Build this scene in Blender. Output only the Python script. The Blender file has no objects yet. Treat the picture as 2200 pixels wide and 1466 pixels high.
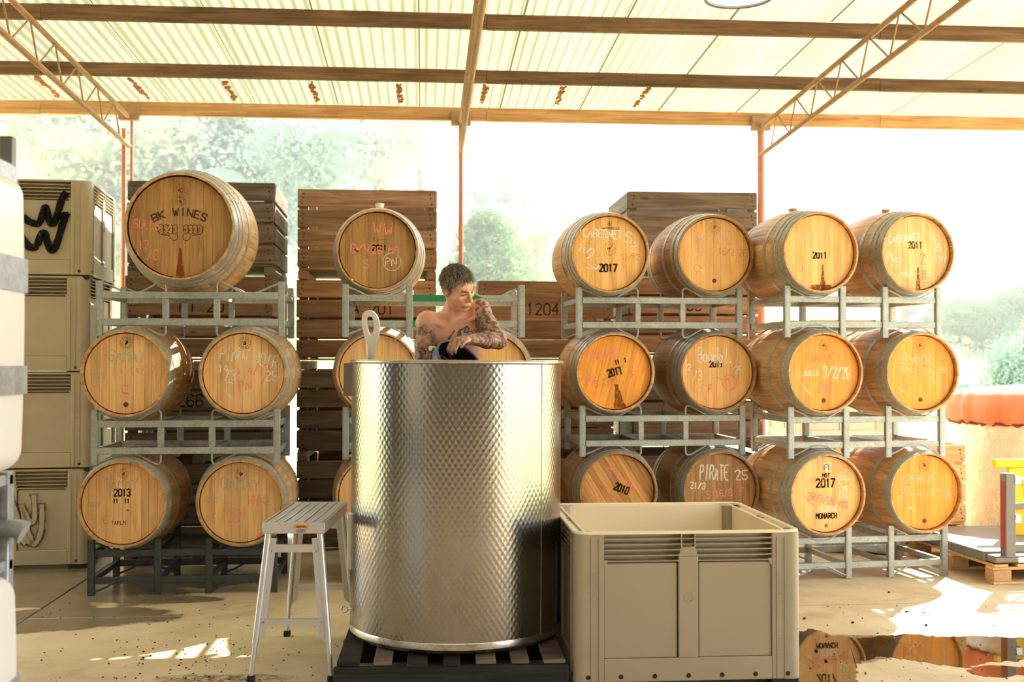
import bpy, math, random
import numpy as np
from mathutils import Vector, Matrix, Euler
R = math.radians
pi = math.pi
random.seed(7)
sc = bpy.context.scene
col = sc.collection

# ------------------------------------------------------------------ camera, sky, sun, exposure
F = 2458.0
YAW = 4.46; PITCH = 0.98; EYE = 1.63
cam = bpy.data.cameras.new('camera')
camo = bpy.data.objects.new('camera', cam); col.objects.link(camo)
cam.sensor_fit = 'HORIZONTAL'; cam.sensor_width = 36.0
cam.lens = F / 2200 * 36.0
camo.location = (0, 0, EYE)
camo.rotation_euler = (R(90 + PITCH), 0, R(-YAW))
cam.dof.use_dof = True; cam.dof.focus_distance = 6.9; cam.dof.aperture_fstop = 2.4
cam.clip_end = 500
sc.camera = camo

sc.view_settings.view_transform = 'Standard'
sc.view_settings.look = 'None'
sc.view_settings.exposure = 0.62
sc.view_settings.gamma = 1.0
sc.view_settings.use_curve_mapping = False
sc.cycles.use_denoising = True
sc.cycles.max_bounces = 10
sc.cycles.diffuse_bounces = 5
sc.cycles.glossy_bounces = 4
sc.cycles.transparent_max_bounces = 12
sc.cycles.sample_clamp_indirect = 8.0
sc.cycles.caustics_reflective = False
sc.cycles.caustics_refractive = False

SUN_AZ = Vector((0.588, 0.809))      # towards the sun: back and to the right
SUN_EL = 37.0
w = bpy.data.worlds.new('sky'); sc.world = w; w.use_nodes = True
nt = w.node_tree; nt.nodes.clear()
wo = nt.nodes.new('ShaderNodeOutputWorld'); bg = nt.nodes.new('ShaderNodeBackground')
bg.inputs[0].default_value = (0.93, 0.97, 1.0, 1); bg.inputs[1].default_value = 3.1
nt.links.new(bg.outputs[0], wo.inputs[0])
sl = bpy.data.lights.new('sun', 'SUN'); sl.energy = 17.0; sl.angle = R(0.6); sl.color = (1.0, 0.93, 0.80)
so = bpy.data.objects.new('sun', sl); col.objects.link(so)
dv = Vector((SUN_AZ.x * math.cos(R(SUN_EL)), SUN_AZ.y * math.cos(R(SUN_EL)), math.sin(R(SUN_EL))))
so.rotation_euler = dv.to_track_quat('Z', 'Y').to_euler()
so.location = (4, 20, 14)

# ------------------------------------------------------------------ picture -> place
_s, _c = math.sin(R(YAW)), math.cos(R(YAW)); _sp, _cp = math.sin(R(PITCH)), math.cos(R(PITCH))
RT = Vector((_c, -_s, 0)); FW = Vector((_s * _cp, _c * _cp, _sp)); UP = Vector((-_s * _sp, -_c * _sp, _cp))
CAM = Vector((0, 0, EYE))
def P(px, py, d):
    return CAM + d * (FW + RT * ((px - 1100) / F) + UP * (-(py - 733) / F))
def G(px, py, z=0.0):
    v = FW + RT * ((px - 1100) / F) + UP * (-(py - 733) / F)
    return CAM + v * ((z - EYE) / v.z)
def XY(px, d):
    p = P(px, 775, d); return p.x, p.y

# ------------------------------------------------------------------ materials
def srgb(r, g, b):
    f = lambda c: (c / 255 / 12.92) if c / 255 <= 0.04045 else ((c / 255 + 0.055) / 1.055) ** 2.4
    return (f(r), f(g), f(b), 1)
class NM:
    def __init__(s, name):
        s.m = bpy.data.materials.new(name); s.m.use_nodes = True; s.t = s.m.node_tree; s.t.nodes.clear()
        s.out = s.t.nodes.new('ShaderNodeOutputMaterial')
    def n(s, k, **kw):
        nd = s.t.nodes.new('ShaderNode' + k)
        for a, b in kw.items():
            if a.startswith('i_'):
                key = a[2:]; key = int(key) if key.isdigit() else key.replace('_', ' ')
                s.set(nd.inputs[key], b)
            else: setattr(nd, a, b)
        return nd
    def set(s, inp, v):
        if isinstance(v, bpy.types.NodeSocket): s.t.links.new(v, inp)
        elif isinstance(v, bpy.types.Node): s.t.links.new(v.outputs[0], inp)
        else: inp.default_value = v
    def math(s, op, a, b=0.0, c=None, clamp=False):
        nd = s.t.nodes.new('ShaderNodeMath'); nd.operation = op; nd.use_clamp = clamp
        s.set(nd.inputs[0], a); s.set(nd.inputs[1], b)
        if c is not None: s.set(nd.inputs[2], c)
        return nd.outputs[0]
    def mix(s, f, a, b, mode='MIX'):
        nd = s.t.nodes.new('ShaderNodeMix'); nd.data_type = 'RGBA'; nd.blend_type = mode
        s.set(nd.inputs[0], f); s.set(nd.inputs[6], a); s.set(nd.inputs[7], b)
        return nd.outputs[2]
    def ramp(s, f, stops):
        nd = s.t.nodes.new('ShaderNodeValToRGB'); s.set(nd.inputs[0], f)
        e = nd.color_ramp.elements
        while len(e) < len(stops): e.new(0.5)
        for q, (p, c) in zip(e, stops):
            q.position = p; q.color = c if len(c) == 4 else (*c, 1)
        return nd.outputs[0]
    def coords(s, scale=(1, 1, 1), rand=False, kind='Object'):
        tc = s.n('TexCoord').outputs[kind]
        mp = s.n('Mapping'); mp.inputs['Scale'].default_value = scale; s.set(mp.inputs[0], tc)
        if rand:
            oi = s.n('ObjectInfo').outputs['Random']
            cx = s.n('CombineXYZ'); s.set(cx.inputs[0], s.math('MULTIPLY', oi, 37.0)); s.set(cx.inputs[1], s.math('MULTIPLY', oi, 91.0)); s.set(cx.inputs[2], s.math('MULTIPLY', oi, 53.0))
            s.set(mp.inputs['Location'], cx.outputs[0])
        return mp.outputs[0]
    def noise(s, v, scale, detail=3.0, rough=0.55, dist=0.0):
        nd = s.n('TexNoise'); s.set(nd.inputs['Vector'], v); nd.inputs['Scale'].default_value = scale
        nd.inputs['Detail'].default_value = detail; nd.inputs['Roughness'].default_value = rough; nd.inputs['Distortion'].default_value = dist
        return nd.outputs[0]
    def bump(s, h, strength=0.3, dist=0.01):
        nd = s.n('Bump'); s.set(nd.inputs['Height'], h); nd.inputs['Strength'].default_value = strength; nd.inputs['Distance'].default_value = dist
        return nd.outputs[0]
    def bsdf(s, color, rough=0.6, metal=0.0, normal=None, **kw):
        b = s.n('BsdfPrincipled'); s.set(b.inputs['Base Color'], color); s.set(b.inputs['Roughness'], rough); s.set(b.inputs['Metallic'], metal)
        if normal is not None: s.set(b.inputs['Normal'], normal)
        for a, v in kw.items(): s.set(b.inputs[a.replace('_', ' ')], v)
        s.t.links.new(b.outputs[0], s.out.inputs[0])
        return s.m

def m_plain(name, c, rough=0.6, metal=0.0, var=0.12, scale=8, bump=0.0, **kw):
    k = NM(name); v = k.coords(rand=True); n = k.noise(v, scale, 4)
    dark = tuple(x * (1 - var * 2) for x in c[:3]) + (1,)
    light = tuple(min(1, x * (1 + var)) for x in c[:3]) + (1,)
    cc = k.mix(n, dark, light)
    nm = k.bump(n, bump, 0.01) if bump else None
    return k.bsdf(cc, rough, metal, nm, **kw)

def m_wood(name, dark, mid, light, axis=0, rough=0.7, rvar=0.45, grain=1.0, knots=True, spec=0.3):
    """timber: grain stretched along one local axis, tone different on every board"""
    k = NM(name)
    sc3 = [9.0, 9.0, 9.0]; sc3[axis] = 0.8
    v = k.coords(tuple(sc3), rand=True)
    n1 = k.noise(v, 2.2 * grain, 6, 0.6, 0.8)
    wv = [26.0, 26.0, 26.0]; wv[axis] = 0.7
    v2 = k.coords(tuple(wv), rand=True)
    n2 = k.noise(v2, 3.0 * grain, 4, 0.65, 0.3)
    v3 = k.coords((1.0, 1.0, 1.0), rand=True)
    n3 = k.noise(v3, 3.0, 3)
    f = k.math('ADD', k.math('MULTIPLY', n1, 0.6), k.math('MULTIPLY', n2, 0.4))
    cc = k.ramp(f, [(0.28, dark), (0.50, mid), (0.72, light)])
    oi = k.n('ObjectInfo').outputs['Random']
    tone = k.math('ADD', k.math('MULTIPLY', oi, rvar), 1.0 - rvar * 0.55)
    tone = k.math('MULTIPLY', tone, k.math('ADD', k.math('MULTIPLY', n3, 0.5), 0.75))
    tn = k.n('CombineXYZ')
    for i in range(3): k.set(tn.inputs[i], tone)
    cc = k.mix(1.0, cc, tn.outputs[0], 'MULTIPLY')
    if knots:
        sv = [5.0, 5.0, 5.0]; sv[axis] = 2.0
        vo = k.n('TexVoronoi'); k.set(vo.inputs['Vector'], k.coords(tuple(sv), rand=True)); vo.inputs['Scale'].default_value = 1.1
        kn = k.ramp(vo.outputs['Distance'], [(0.03, (1, 1, 1, 1)), (0.11, (0, 0, 0, 1))])
        cc = k.mix(k.math('MULTIPLY', kn, 0.7), cc, tuple(x * 0.45 for x in dark[:3]) + (1,))
    nm = k.bump(n2, 0.35, 0.004)
    return k.bsdf(cc, rough, 0.0, nm, **{'Specular_IOR_Level': spec})

M = {}
M['crate'] = m_wood('crate_timber', srgb(84, 62, 46), srgb(142, 110, 84), srgb(180, 146, 114), 0)
M['crate_pale'] = m_wood('pale_timber', srgb(165, 125, 80), srgb(214, 172, 118), srgb(236, 202, 150), 0, rvar=0.25)
M['crate_grey'] = m_wood('weathered_timber', srgb(58, 50, 44), srgb(112, 96, 82), srgb(142, 126, 110), 0)
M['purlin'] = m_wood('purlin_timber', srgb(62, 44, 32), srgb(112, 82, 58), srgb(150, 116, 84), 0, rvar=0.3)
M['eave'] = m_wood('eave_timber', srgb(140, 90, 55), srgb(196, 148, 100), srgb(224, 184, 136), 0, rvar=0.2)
M['pallet_black'] = m_wood('black_pallet_timber', srgb(14, 15, 13), srgb(30, 32, 26), srgb(60, 58, 46), 0)
M['block'] = m_plain('pressed_wood_block', srgb(196, 156, 106), 0.9, var=0.2, scale=60, bump=0.3)
M['stave'] = m_wood('oak_stave', srgb(150, 104, 60), srgb(206, 158, 104), srgb(230, 190, 136), 1, rough=0.5, rvar=0.28, knots=False)
M['stave_dark'] = m_wood('weathered_oak_stave', srgb(112, 76, 42), srgb(172, 126, 76), srgb(204, 160, 106), 1, rough=0.55, rvar=0.3, knots=False)
def head(name, a, b, c, rv=0.22): return m_wood(name, a, b, c, 2, rough=0.5, rvar=rv, knots=False, grain=1.3)
M['head_gold'] = head('golden_oak_head', srgb(206, 142, 72), srgb(244, 188, 114), srgb(252, 206, 136), 0.14)
M['head_amber'] = head('amber_oak_head', srgb(212, 124, 38), srgb(244, 164, 66), srgb(252, 186, 88), 0.12)
M['head_tan'] = head('tan_oak_head', srgb(190, 136, 84), srgb(236, 188, 126), srgb(246, 206, 150), 0.20)
M['head_brown'] = head('brown_oak_head', srgb(124, 86, 50), srgb(180, 136, 84), srgb(200, 158, 104), 0.22)
M['head_striped'] = head('striped_oak_head', srgb(140, 84, 40), srgb(206, 146, 80), srgb(232, 182, 120), 0.5)
def m_galv(name, c, rough=0.42, metal=0.75):
    k = NM(name); v = k.coords((1, 1, 1), rand=True)
    vo = k.n('TexVoronoi'); k.set(vo.inputs['Vector'], v); vo.inputs['Scale'].default_value = 75
    n = k.noise(v, 14, 4)
    f = k.math('ADD', k.math('MULTIPLY', vo.outputs['Color'], 0.35), k.math('MULTIPLY', n, 0.65))
    cc = k.ramp(f, [(0.25, tuple(x * 0.68 for x in c[:3])), (0.75, tuple(min(1, x * 1.12) for x in c[:3]))])
    rr = k.math('ADD', k.math('MULTIPLY', n, 0.25), rough - 0.1)
    return k.bsdf(cc, rr, metal)
M['galv'] = m_galv('galvanised_steel', srgb(178, 182, 174), 0.5, 0.4)
M['hoop'] = m_galv('hoop_steel', srgb(166, 170, 168), 0.40, 0.45)
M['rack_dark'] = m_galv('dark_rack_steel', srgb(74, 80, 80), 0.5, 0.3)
M['rack_green'] = m_plain('green_paint', srgb(30, 130, 88), 0.5)
M['alu'] = m_plain('brushed_aluminium', srgb(206, 206, 206), 0.36, 0.7, var=0.05, scale=5)
M['rust'] = m_plain('rust_red_steel', srgb(176, 136, 108), 0.7, var=0.22, scale=14)
M['rust_pole'] = m_plain('orange_painted_post', srgb(206, 136, 108), 0.6, var=0.15, scale=10)
M['black'] = m_plain('black_rubber', srgb(22, 22, 22), 0.6)
M['cavity'] = m_plain('dark_opening', srgb(40, 30, 22), 0.9)
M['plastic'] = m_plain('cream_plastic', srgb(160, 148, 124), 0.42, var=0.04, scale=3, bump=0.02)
M['plastic_in'] = m_plain('lit_cream_plastic', srgb(244, 228, 196), 0.42, var=0.03, scale=3)  # brightness of the inner walls and rim is put into this paler cream
M['plastic_dirty'] = m_plain('weathered_cream_plastic', srgb(184, 170, 144), 0.5, var=0.08, scale=6, bump=0.03)
M['white_tank'] = m_plain('white_polyethylene', srgb(236, 232, 232), 0.35, var=0.03, scale=3)
M['band'] = m_galv('band_steel', srgb(180, 184, 190), 0.4, 0.5)
M['white_plastic'] = m_plain('white_plastic', srgb(232, 224, 210), 0.4, var=0.04)
M['bung'] = m_plain('white_silicone', srgb(240, 236, 228), 0.5, var=0.02)
M['bung_wood'] = m_plain('wooden_bung', srgb(200, 160, 130), 0.6)
M['tap'] = m_plain('cork_brown', srgb(92, 70, 50), 0.7)
M['yellow'] = m_plain('yellow_paint', srgb(246, 204, 20), 0.4, var=0.06)
M['scale_grey'] = m_plain('grey_paint', srgb(116, 112, 106), 0.45, var=0.1)
M['red_cloth'] = m_plain('faded_red_cloth', srgb(246, 140, 108), 0.85, var=0.1, bump=0.2)
M['orange_label'] = m_plain('orange_sticker', srgb(236, 140, 50), 0.5, var=0.02)
M['white_label'] = m_plain('white_sticker', srgb(236, 236, 232), 0.5, var=0.02)
M['ink'] = m_plain('black_stencil_ink', srgb(44, 34, 26), 0.8, var=0.1)
M['ink_brown'] = m_plain('brown_brand_mark', srgb(86, 56, 30), 0.8, var=0.1)
M['wall'] = m_plain('corrugated_wall_paint', srgb(120, 112, 100), 0.7, var=0.1)
M['wall_dark'] = m_plain('shed_wall_sheet', srgb(92, 84, 74), 0.7, var=0.15)
M['haze'] = None
M['bark'] = m_plain('bark', srgb(120, 96, 76), 0.9)

def m_dust(name, c, thr=0.45, scale=170, amount=0.95):
    k = NM(name); v = k.coords()
    n = k.noise(v, scale, 2); n2 = k.noise(v, 18, 2)
    a = k.ramp(k.math('ADD', k.math('MULTIPLY', n, 0.65), k.math('MULTIPLY', n2, 0.35)), [(thr - 0.10, (0, 0, 0, 1)), (thr + 0.06, (1, 1, 1, 1))])
    d = k.n('BsdfDiffuse'); d.inputs[0].default_value = c
    tr = k.n('BsdfTransparent'); mx = k.n('MixShader')
    k.set(mx.inputs[0], k.math('MULTIPLY', a, amount)); k.set(mx.inputs[1], tr); k.set(mx.inputs[2], d)
    k.t.links.new(mx.outputs[0], k.out.inputs[0])
    return k.m
M['chalk'] = m_dust('white_chalk', srgb(250, 240, 222), 0.43)
M['chalk_faint'] = m_dust('faint_white_chalk', srgb(246, 226, 190), 0.50, amount=0.75)
M['chalk_pink'] = m_dust('pink_chalk', srgb(255, 156, 140), 0.43)
M['chalk_pink_faint'] = m_dust('faint_pink_chalk', srgb(246, 160, 120), 0.50, amount=0.75)
M['chalk_blue'] = m_dust('pale_blue_chalk', srgb(196, 204, 176), 0.46, amount=0.85)
M['stencil'] = m_dust('worn_stencil_ink', srgb(40, 30, 22), 0.40, 120)
M['stencil_faint'] = m_dust('faded_stencil_ink', srgb(74, 52, 30), 0.48, 120, 0.8)
M['stain'] = m_dust('wine_stain', srgb(146, 78, 38), 0.42, 40, 0.75)
M['spray'] = m_dust('black_spray_paint', srgb(26, 27, 30), 0.36, 30)
M['spray_soft'] = m_dust('spray_paint_mist', srgb(60, 60, 60), 0.50, 260, 0.8)
M['scuff'] = m_dust('dirt_scuff', srgb(96, 78, 56), 0.56, 40, 0.6)

def m_roof(name, c0, c1, c2):
    k = NM(name); v = k.coords()
    mp = k.coords((1.0, 0.15, 1.0)); n = k.noise(mp, 2.0, 4); n2 = k.noise(v, 0.9, 3)
    oi = k.n('ObjectInfo').outputs['Random']
    c = k.ramp(k.math('ADD', k.math('MULTIPLY', n, 0.6), k.math('MULTIPLY', n2, 0.4)), [(0.3, c0), (0.7, c1)])
    c = k.mix(k.math('MULTIPLY', oi, 0.35), c, c2)
    tl = k.n('BsdfTranslucent'); k.set(tl.inputs[0], c)
    df = k.n('BsdfDiffuse'); k.set(df.inputs[0], k.mix(1.0, c, (0.8, 0.8, 0.76, 1), 'MULTIPLY'))
    mx = k.n('MixShader'); mx.inputs[0].default_value = 0.46
    k.set(mx.inputs[1], tl); k.set(mx.inputs[2], df)
    k.t.links.new(mx.outputs[0], k.out.inputs[0]); return k.m
M['roof'] = m_roof('translucent_roof_sheet', srgb(128, 126, 98), srgb(170, 164, 142), srgb(150, 152, 112))
M['roof_fill'] = m_roof('added_fill_light_sheet', srgb(226, 222, 214), srgb(244, 240, 236), srgb(236, 232, 226))  # unseen clear strip behind the camera, added to light the barrel heads
M['roof_tin'] = m_galv('old_roof_tin', srgb(186, 184, 172), 0.5, 0.25)

def m_tank():
    """stainless sheet with an engine-turned (overlapping disc) finish"""
    k = NM('engine_turned_stainless')
    uv = k.n('TexCoord').outputs['UV']; sp = k.n('SeparateXYZ'); k.set(sp.inputs[0], uv)
    A, B = 0.031, 0.047      # lattice pitch in metres
    def cell(ox, oy):
        u = k.math('ADD', sp.outputs[0], ox); v_ = k.math('ADD', sp.outputs[1], oy)
        du = k.math('SUBTRACT', k.math('FRACT', k.math('DIVIDE', u, A)), 0.5)
        dv_ = k.math('SUBTRACT', k.math('FRACT', k.math('DIVIDE', v_, B)), 0.5)
        du = k.math('MULTIPLY', du, A); dv_ = k.math('MULTIPLY', dv_, B)
        d = k.math('SQRT', k.math('ADD', k.math('MULTIPLY', du, du), k.math('MULTIPLY', k.math('MULTIPLY', dv_, dv_), 0.45)))
        return d
    d = k.math('MINIMUM', cell(0, 0), cell(A / 2, B / 2))
    h = k.math('DIVIDE', d, 0.02)
    n = k.noise(k.coords((1, 1, 1)), 3.0, 3)
    nb = k.noise(k.coords((1, 1, 1)), 260.0, 2)
    cc = k.mix(n, srgb(142, 138, 133), srgb(168, 164, 159))
    edge = k.ramp(h, [(0.62, (0, 0, 0, 1)), (0.86, (1, 1, 1, 1))])
    cc = k.mix(k.math('MULTIPLY', edge, 0.35), cc, srgb(226, 222, 214))
    nm = k.n('Bump'); k.set(nm.inputs['Height'], k.math('ADD', h, k.math('MULTIPLY', nb, 0.05)))
    nm.inputs['Strength'].default_value = 0.45; nm.inputs['Distance'].default_value = 0.0028
    return k.bsdf(cc, 0.22, 1.0, nm.outputs[0])
M['tank'] = m_tank()
M['steel'] = m_galv('plain_stainless', srgb(200, 194, 184), 0.28, 1.0)

# skin with ink masks carried by the mesh (R ink, G dark hair / lash, B redness)
def m_skin():
    k = NM('skin')
    at = k.n('Attribute'); at.attribute_name = 'mask'; sp = k.n('SeparateColor'); k.set(sp.inputs[0], at.outputs['Color'])
    v = k.coords(); n = k.noise(v, 9, 4); n2 = k.noise(v, 60, 2)
    base = k.mix(n, srgb(216, 154, 122), srgb(240, 184, 150))
    base = k.mix(k.math('MULTIPLY', sp.outputs[2], 0.65), base, srgb(176, 88, 72))
    ip = k.noise(v, 19, 5, 0.6, 2.6); ip2 = k.noise(v, 15, 3, 0.5, 3.0)
    pat = k.ramp(ip, [(0.47, (1, 1, 1, 1)), (0.56, (0.10, 0.10, 0.10, 1))])
    inkc = k.ramp(ip2, [(0.36, srgb(44, 66, 66)), (0.5, srgb(52, 50, 54)), (0.60, srgb(126, 56, 44)), (0.68, srgb(60, 78, 72))])
    base = k.mix(k.math('MULTIPLY', k.math('MULTIPLY', sp.outputs[0], k.math('ADD', k.math('MULTIPLY', pat, 0.66), 0.30)), 0.95, clamp=True), base, inkc)
    base = k.mix(sp.outputs[1], base, srgb(48, 34, 26))
    nm = k.bump(k.math('ADD', n2, k.math('MULTIPLY', n, 0.5)), 0.08, 0.004)
    return k.bsdf(base, 0.48, 0.0, nm, Subsurface_Weight=0.08, Subsurface_Radius=(0.01, 0.004, 0.002))
M['skin'] = m_skin()
M['hair'] = m_plain('brown_hair', srgb(84, 68, 56), 0.5, var=0.4, scale=140)
M['hair2'] = m_plain('light_brown_hair', srgb(142, 120, 98), 0.45, var=0.3, scale=140)
M['hair3'] = m_plain('greying_hair', srgb(186, 170, 150), 0.45, var=0.2, scale=140)
M['eye'] = m_plain('shaded_eye', srgb(120, 98, 88), 0.2, var=0.02)
M['iris'] = m_plain('dark_iris', srgb(40, 30, 24), 0.2)
M['shorts'] = m_plain('slate_blue_cloth', srgb(88, 104, 124), 0.85)
M['must'] = m_plain('crushed_grapes', srgb(58, 22, 34), 0.35, var=0.45, scale=60, bump=0.6)
M['bucket_in'] = m_plain('black_plastic', srgb(18, 22, 32), 0.35)
M['bucket_rim'] = m_plain('blue_grey_plastic', srgb(92, 108, 124), 0.35)
M['grape'] = m_plain('dark_grape_skin', srgb(96, 44, 58), 0.3, var=0.4, scale=80)

# ------------------------------------------------------------------ mesh builder
class MB:
    def __init__(s): s.v = []; s.f = []; s.mi = []; s.uv = None; s.cur = 0
    def add(s, vs, fs):
        o = len(s.v); s.v.extend([tuple(x) for x in vs]); s.f.extend([tuple(i + o for i in f) for f in fs]); s.mi.extend([s.cur] * len(fs)); return s
    def box(s, x0, x1, y0, y1, z0, z1, c=0.0):
        """box with optional chamfer c"""
        if x0 > x1: x0, x1 = x1, x0
        if y0 > y1: y0, y1 = y1, y0
        if z0 > z1: z0, z1 = z1, z0
        if c <= 0:
            return s.add([(x0, y0, z0), (x1, y0, z0), (x1, y1, z0), (x0, y1, z0), (x0, y0, z1), (x1, y0, z1), (x1, y1, z1), (x0, y1, z1)],
                         [(0, 3, 2, 1), (4, 5, 6, 7), (0, 1, 5, 4), (1, 2, 6, 5), (2, 3, 7, 6), (3, 0, 4, 7)])
        c = min(c, (x1 - x0) / 2.1, (y1 - y0) / 2.1, (z1 - z0) / 2.1)
        vs = []; 
        idx = {}
        for sx in (0, 1):
            for sy in (0, 1):
                for sz in (0, 1):
                    X = (x0, x1)[sx]; Y = (y0, y1)[sy]; Z = (z0, z1)[sz]
                    dx = c if sx == 0 else -c; dy = c if sy == 0 else -c; dz = c if sz == 0 else -c
                    for a, p in (('x', (X, Y + dy, Z + dz)), ('y', (X + dx, Y, Z + dz)), ('z', (X + dx, Y + dy, Z))):
                        idx[(sx, sy, sz, a)] = len(vs); vs.append(p)
        g = lambda *k: idx[k]
        fs = []
        for sx in (0, 1):
            q = [g(sx, 0, 0, 'x'), g(sx, 1, 0, 'x'), g(sx, 1, 1, 'x'), g(sx, 0, 1, 'x')]; fs.append(q if sx else q[::-1])
        for sy in (0, 1):
            q = [g(0, sy, 0, 'y'), g(1, sy, 0, 'y'), g(1, sy, 1, 'y'), g(0, sy, 1, 'y')]; fs.append(q[::-1] if sy else q)
        for sz in (0, 1):
            q = [g(0, 0, sz, 'z'), g(1, 0, sz, 'z'), g(1, 1, sz, 'z'), g(0, 1, sz, 'z')]; fs.append(q if sz else q[::-1])
        for sx in (0, 1):
            for sy in (0, 1): fs.append([g(sx, sy, 0, 'x'), g(sx, sy, 1, 'x'), g(sx, sy, 1, 'y'), g(sx, sy, 0, 'y')])
            for sz in (0, 1): fs.append([g(sx, 0, sz, 'x'), g(sx, 1, sz, 'x'), g(sx, 1, sz, 'z'), g(sx, 0, sz, 'z')])
        for sy in (0, 1):
            for sz in (0, 1): fs.append([g(0, sy, sz, 'y'), g(1, sy, sz, 'y'), g(1, sy, sz, 'z'), g(0, sy, sz, 'z')])
        for sx in (0, 1):
            for sy in (0, 1):
                for sz in (0, 1): fs.append([g(sx, sy, sz, 'x'), g(sx, sy, sz, 'y'), g(sx, sy, sz, 'z')])
        ctr = Vector(((x0 + x1) / 2, (y0 + y1) / 2, (z0 + z1) / 2))
        out = []
        for f in fs:
            a, b, d = (Vector(vs[f[0]]), Vector(vs[f[1]]), Vector(vs[f[2]]))
            nrm = (b - a).cross(d - a)
            out.append(tuple(f) if nrm.dot(a - ctr) > 0 else tuple(f[::-1]))
        return s.add(vs, out)
    def xf(s, mat, start=0):
        for i in range(start, len(s.v)): s.v[i] = tuple(mat @ Vector(s.v[i]))
        return s
    def tube(s, pts, r, n=8, cap=True, closed=False):
        pts = [Vector(p) for p in pts]; m = len(pts); rr = r if isinstance(r, (list, tuple)) else [r] * m
        vs = []; up = None
        for i, p in enumerate(pts):
            if closed: t = (pts[(i + 1) % m] - pts[i - 1])
            else: t = (pts[min(i + 1, m - 1)] - pts[max(i - 1, 0)])
            t = t.normalized()
            if up is None:
                up = Vector((0, 0, 1)) if abs(t.z) < 0.9 else Vector((1, 0, 0))
            a = t.cross(up).normalized(); b = a.cross(t).normalized(); up = b
            for k in range(n):
                q = 2 * pi * k / n; vs.append(p + (a * math.cos(q) + b * math.sin(q)) * rr[i])
        fs = []
        for i in range(m if closed else m - 1):
            j = (i + 1) % m
            for k in range(n):
                l = (k + 1) % n; fs.append((i * n + k, i * n + l, j * n + l, j * n + k))
        if cap and not closed:
            fs.append(tuple(range(n))[::-1]); fs.append(tuple((m - 1) * n + k for k in range(n)))
        return s.add(vs, fs)
    def bar(s, a, b, w, h, up=(0, 0, 1)):
        """rectangular bar between two points, w across and h along up"""
        a = Vector(a); b = Vector(b); t = (b - a).normalized(); u = Vector(up)
        if abs(t.dot(u)) > 0.98: u = Vector((0, 1, 0))
        x = t.cross(u).normalized(); y = x.cross(t).normalized()
        vs = []
        for p in (a, b):
            for sx, sy in ((-1, -1), (1, -1), (1, 1), (-1, 1)): vs.append(p + x * sx * w / 2 + y * sy * h / 2)
        return s.add(vs, [(0, 1, 2, 3)[::-1], (4, 5, 6, 7), (0, 1, 5, 4), (1, 2, 6, 5), (2, 3, 7, 6), (3, 0, 4, 7)][:6])
    def lathe(s, prof, n=48, axis='z', c=(0, 0, 0), uv=False, a0=0.0):
        vs = []; m = len(prof)
        for k in range(n):
            q = a0 + 2 * pi * k / n
            for r, z in prof:
                if axis == 'z': vs.append((c[0] + r * math.cos(q), c[1] + r * math.sin(q), c[2] + z))
                else: vs.append((c[0] + r * math.cos(q), c[1] + z, c[2] + r * math.sin(q)))
        fs = []
        for k in range(n):
            l = (k + 1) % n
            for i in range(m - 1):
                q = (k * m + i, l * m + i, l * m + i + 1, k * m + i + 1)
                fs.append(q if axis == 'z' else q[::-1])
        return s.add(vs, fs)
    def disc(s, c, r, n=24, nrm='y', flip=False):
        vs = []
        for k in range(n):
            q = 2 * pi * k / n
            vs.append((c[0] + r * math.cos(q), c[1], c[2] + r * math.sin(q)) if nrm == 'y' else (c[0] + r * math.cos(q), c[1] + r * math.sin(q), c[2]))
        f = tuple(range(n)); return s.add(vs, [f[::-1] if flip else f])
    def sphere(s, c, r, n=10, sq=(1, 1, 1)):
        vs = [(c[0], c[1], c[2] + r * sq[2])]
        m = max(4, n // 2)
        for i in range(1, m):
            a = pi * i / m
            for k in range(n):
                q = 2 * pi * k / n; vs.append((c[0] + r * sq[0] * math.sin(a) * math.cos(q), c[1] + r * sq[1] * math.sin(a) * math.sin(q), c[2] + r * sq[2] * math.cos(a)))
        vs.append((c[0], c[1], c[2] - r * sq[2])); fs = []
        for k in range(n):
            l = (k + 1) % n; fs.append((0, 1 + k, 1 + l)); b = 1 + (m - 2) * n; fs.append((b + l, b + k, len(vs) - 1))
            for i in range(m - 2): fs.append((1 + i * n + k, 1 + (i + 1) * n + k, 1 + (i + 1) * n + l, 1 + i * n + l))
        return s.add(vs, fs)
    def ribbon(s, pts, wd, y=0.0, jit=0.0, caps=True):
        """flat stroke in the local xz plane, facing -y"""
        pts = [Vector((p[0], p[1])) for p in pts]
        if len(pts) < 2: return s
        vs = []; m = len(pts)
        for i, p in enumerate(pts):
            t = (pts[min(i + 1, m - 1)] - pts[max(i - 1, 0)])
            if t.length < 1e-6: t = Vector((1, 0))
            t.normalize(); nrm = Vector((-t.y, t.x))
            ww = wd * (1 + random.uniform(-jit, jit)) / 2
            q = p.copy()
            if i == 0 and caps: q -= t * ww * 0.6
            if i == m - 1 and caps: q += t * ww * 0.6
            for sg in (1, -1): vs.append((q.x + nrm.x * ww * sg, y, q.y + nrm.y * ww * sg))
        fs = [(2 * i, 2 * i + 1, 2 * i + 3, 2 * i + 2) for i in range(m - 1)]
        return s.add(vs, fs)
    def mesh(s, name, mats=(), smooth=40):
        me = bpy.data.meshes.new(name); me.from_pydata([tuple(v) for v in s.v], [], s.f)
        for m_ in mats: me.materials.append(m_)
        if len(mats) > 1: me.polygons.foreach_set('material_index', s.mi)
        if smooth:
            me.shade_smooth(); me.set_sharp_from_angle(angle=R(smooth))
        me.update(); return me
    def build(s, name, mat, parent=None, smooth=40, **kw):
        mats = mat if isinstance(mat, (list, tuple)) else (mat,)
        return put(name, s.mesh(name, mats, smooth), parent, **kw)

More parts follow.
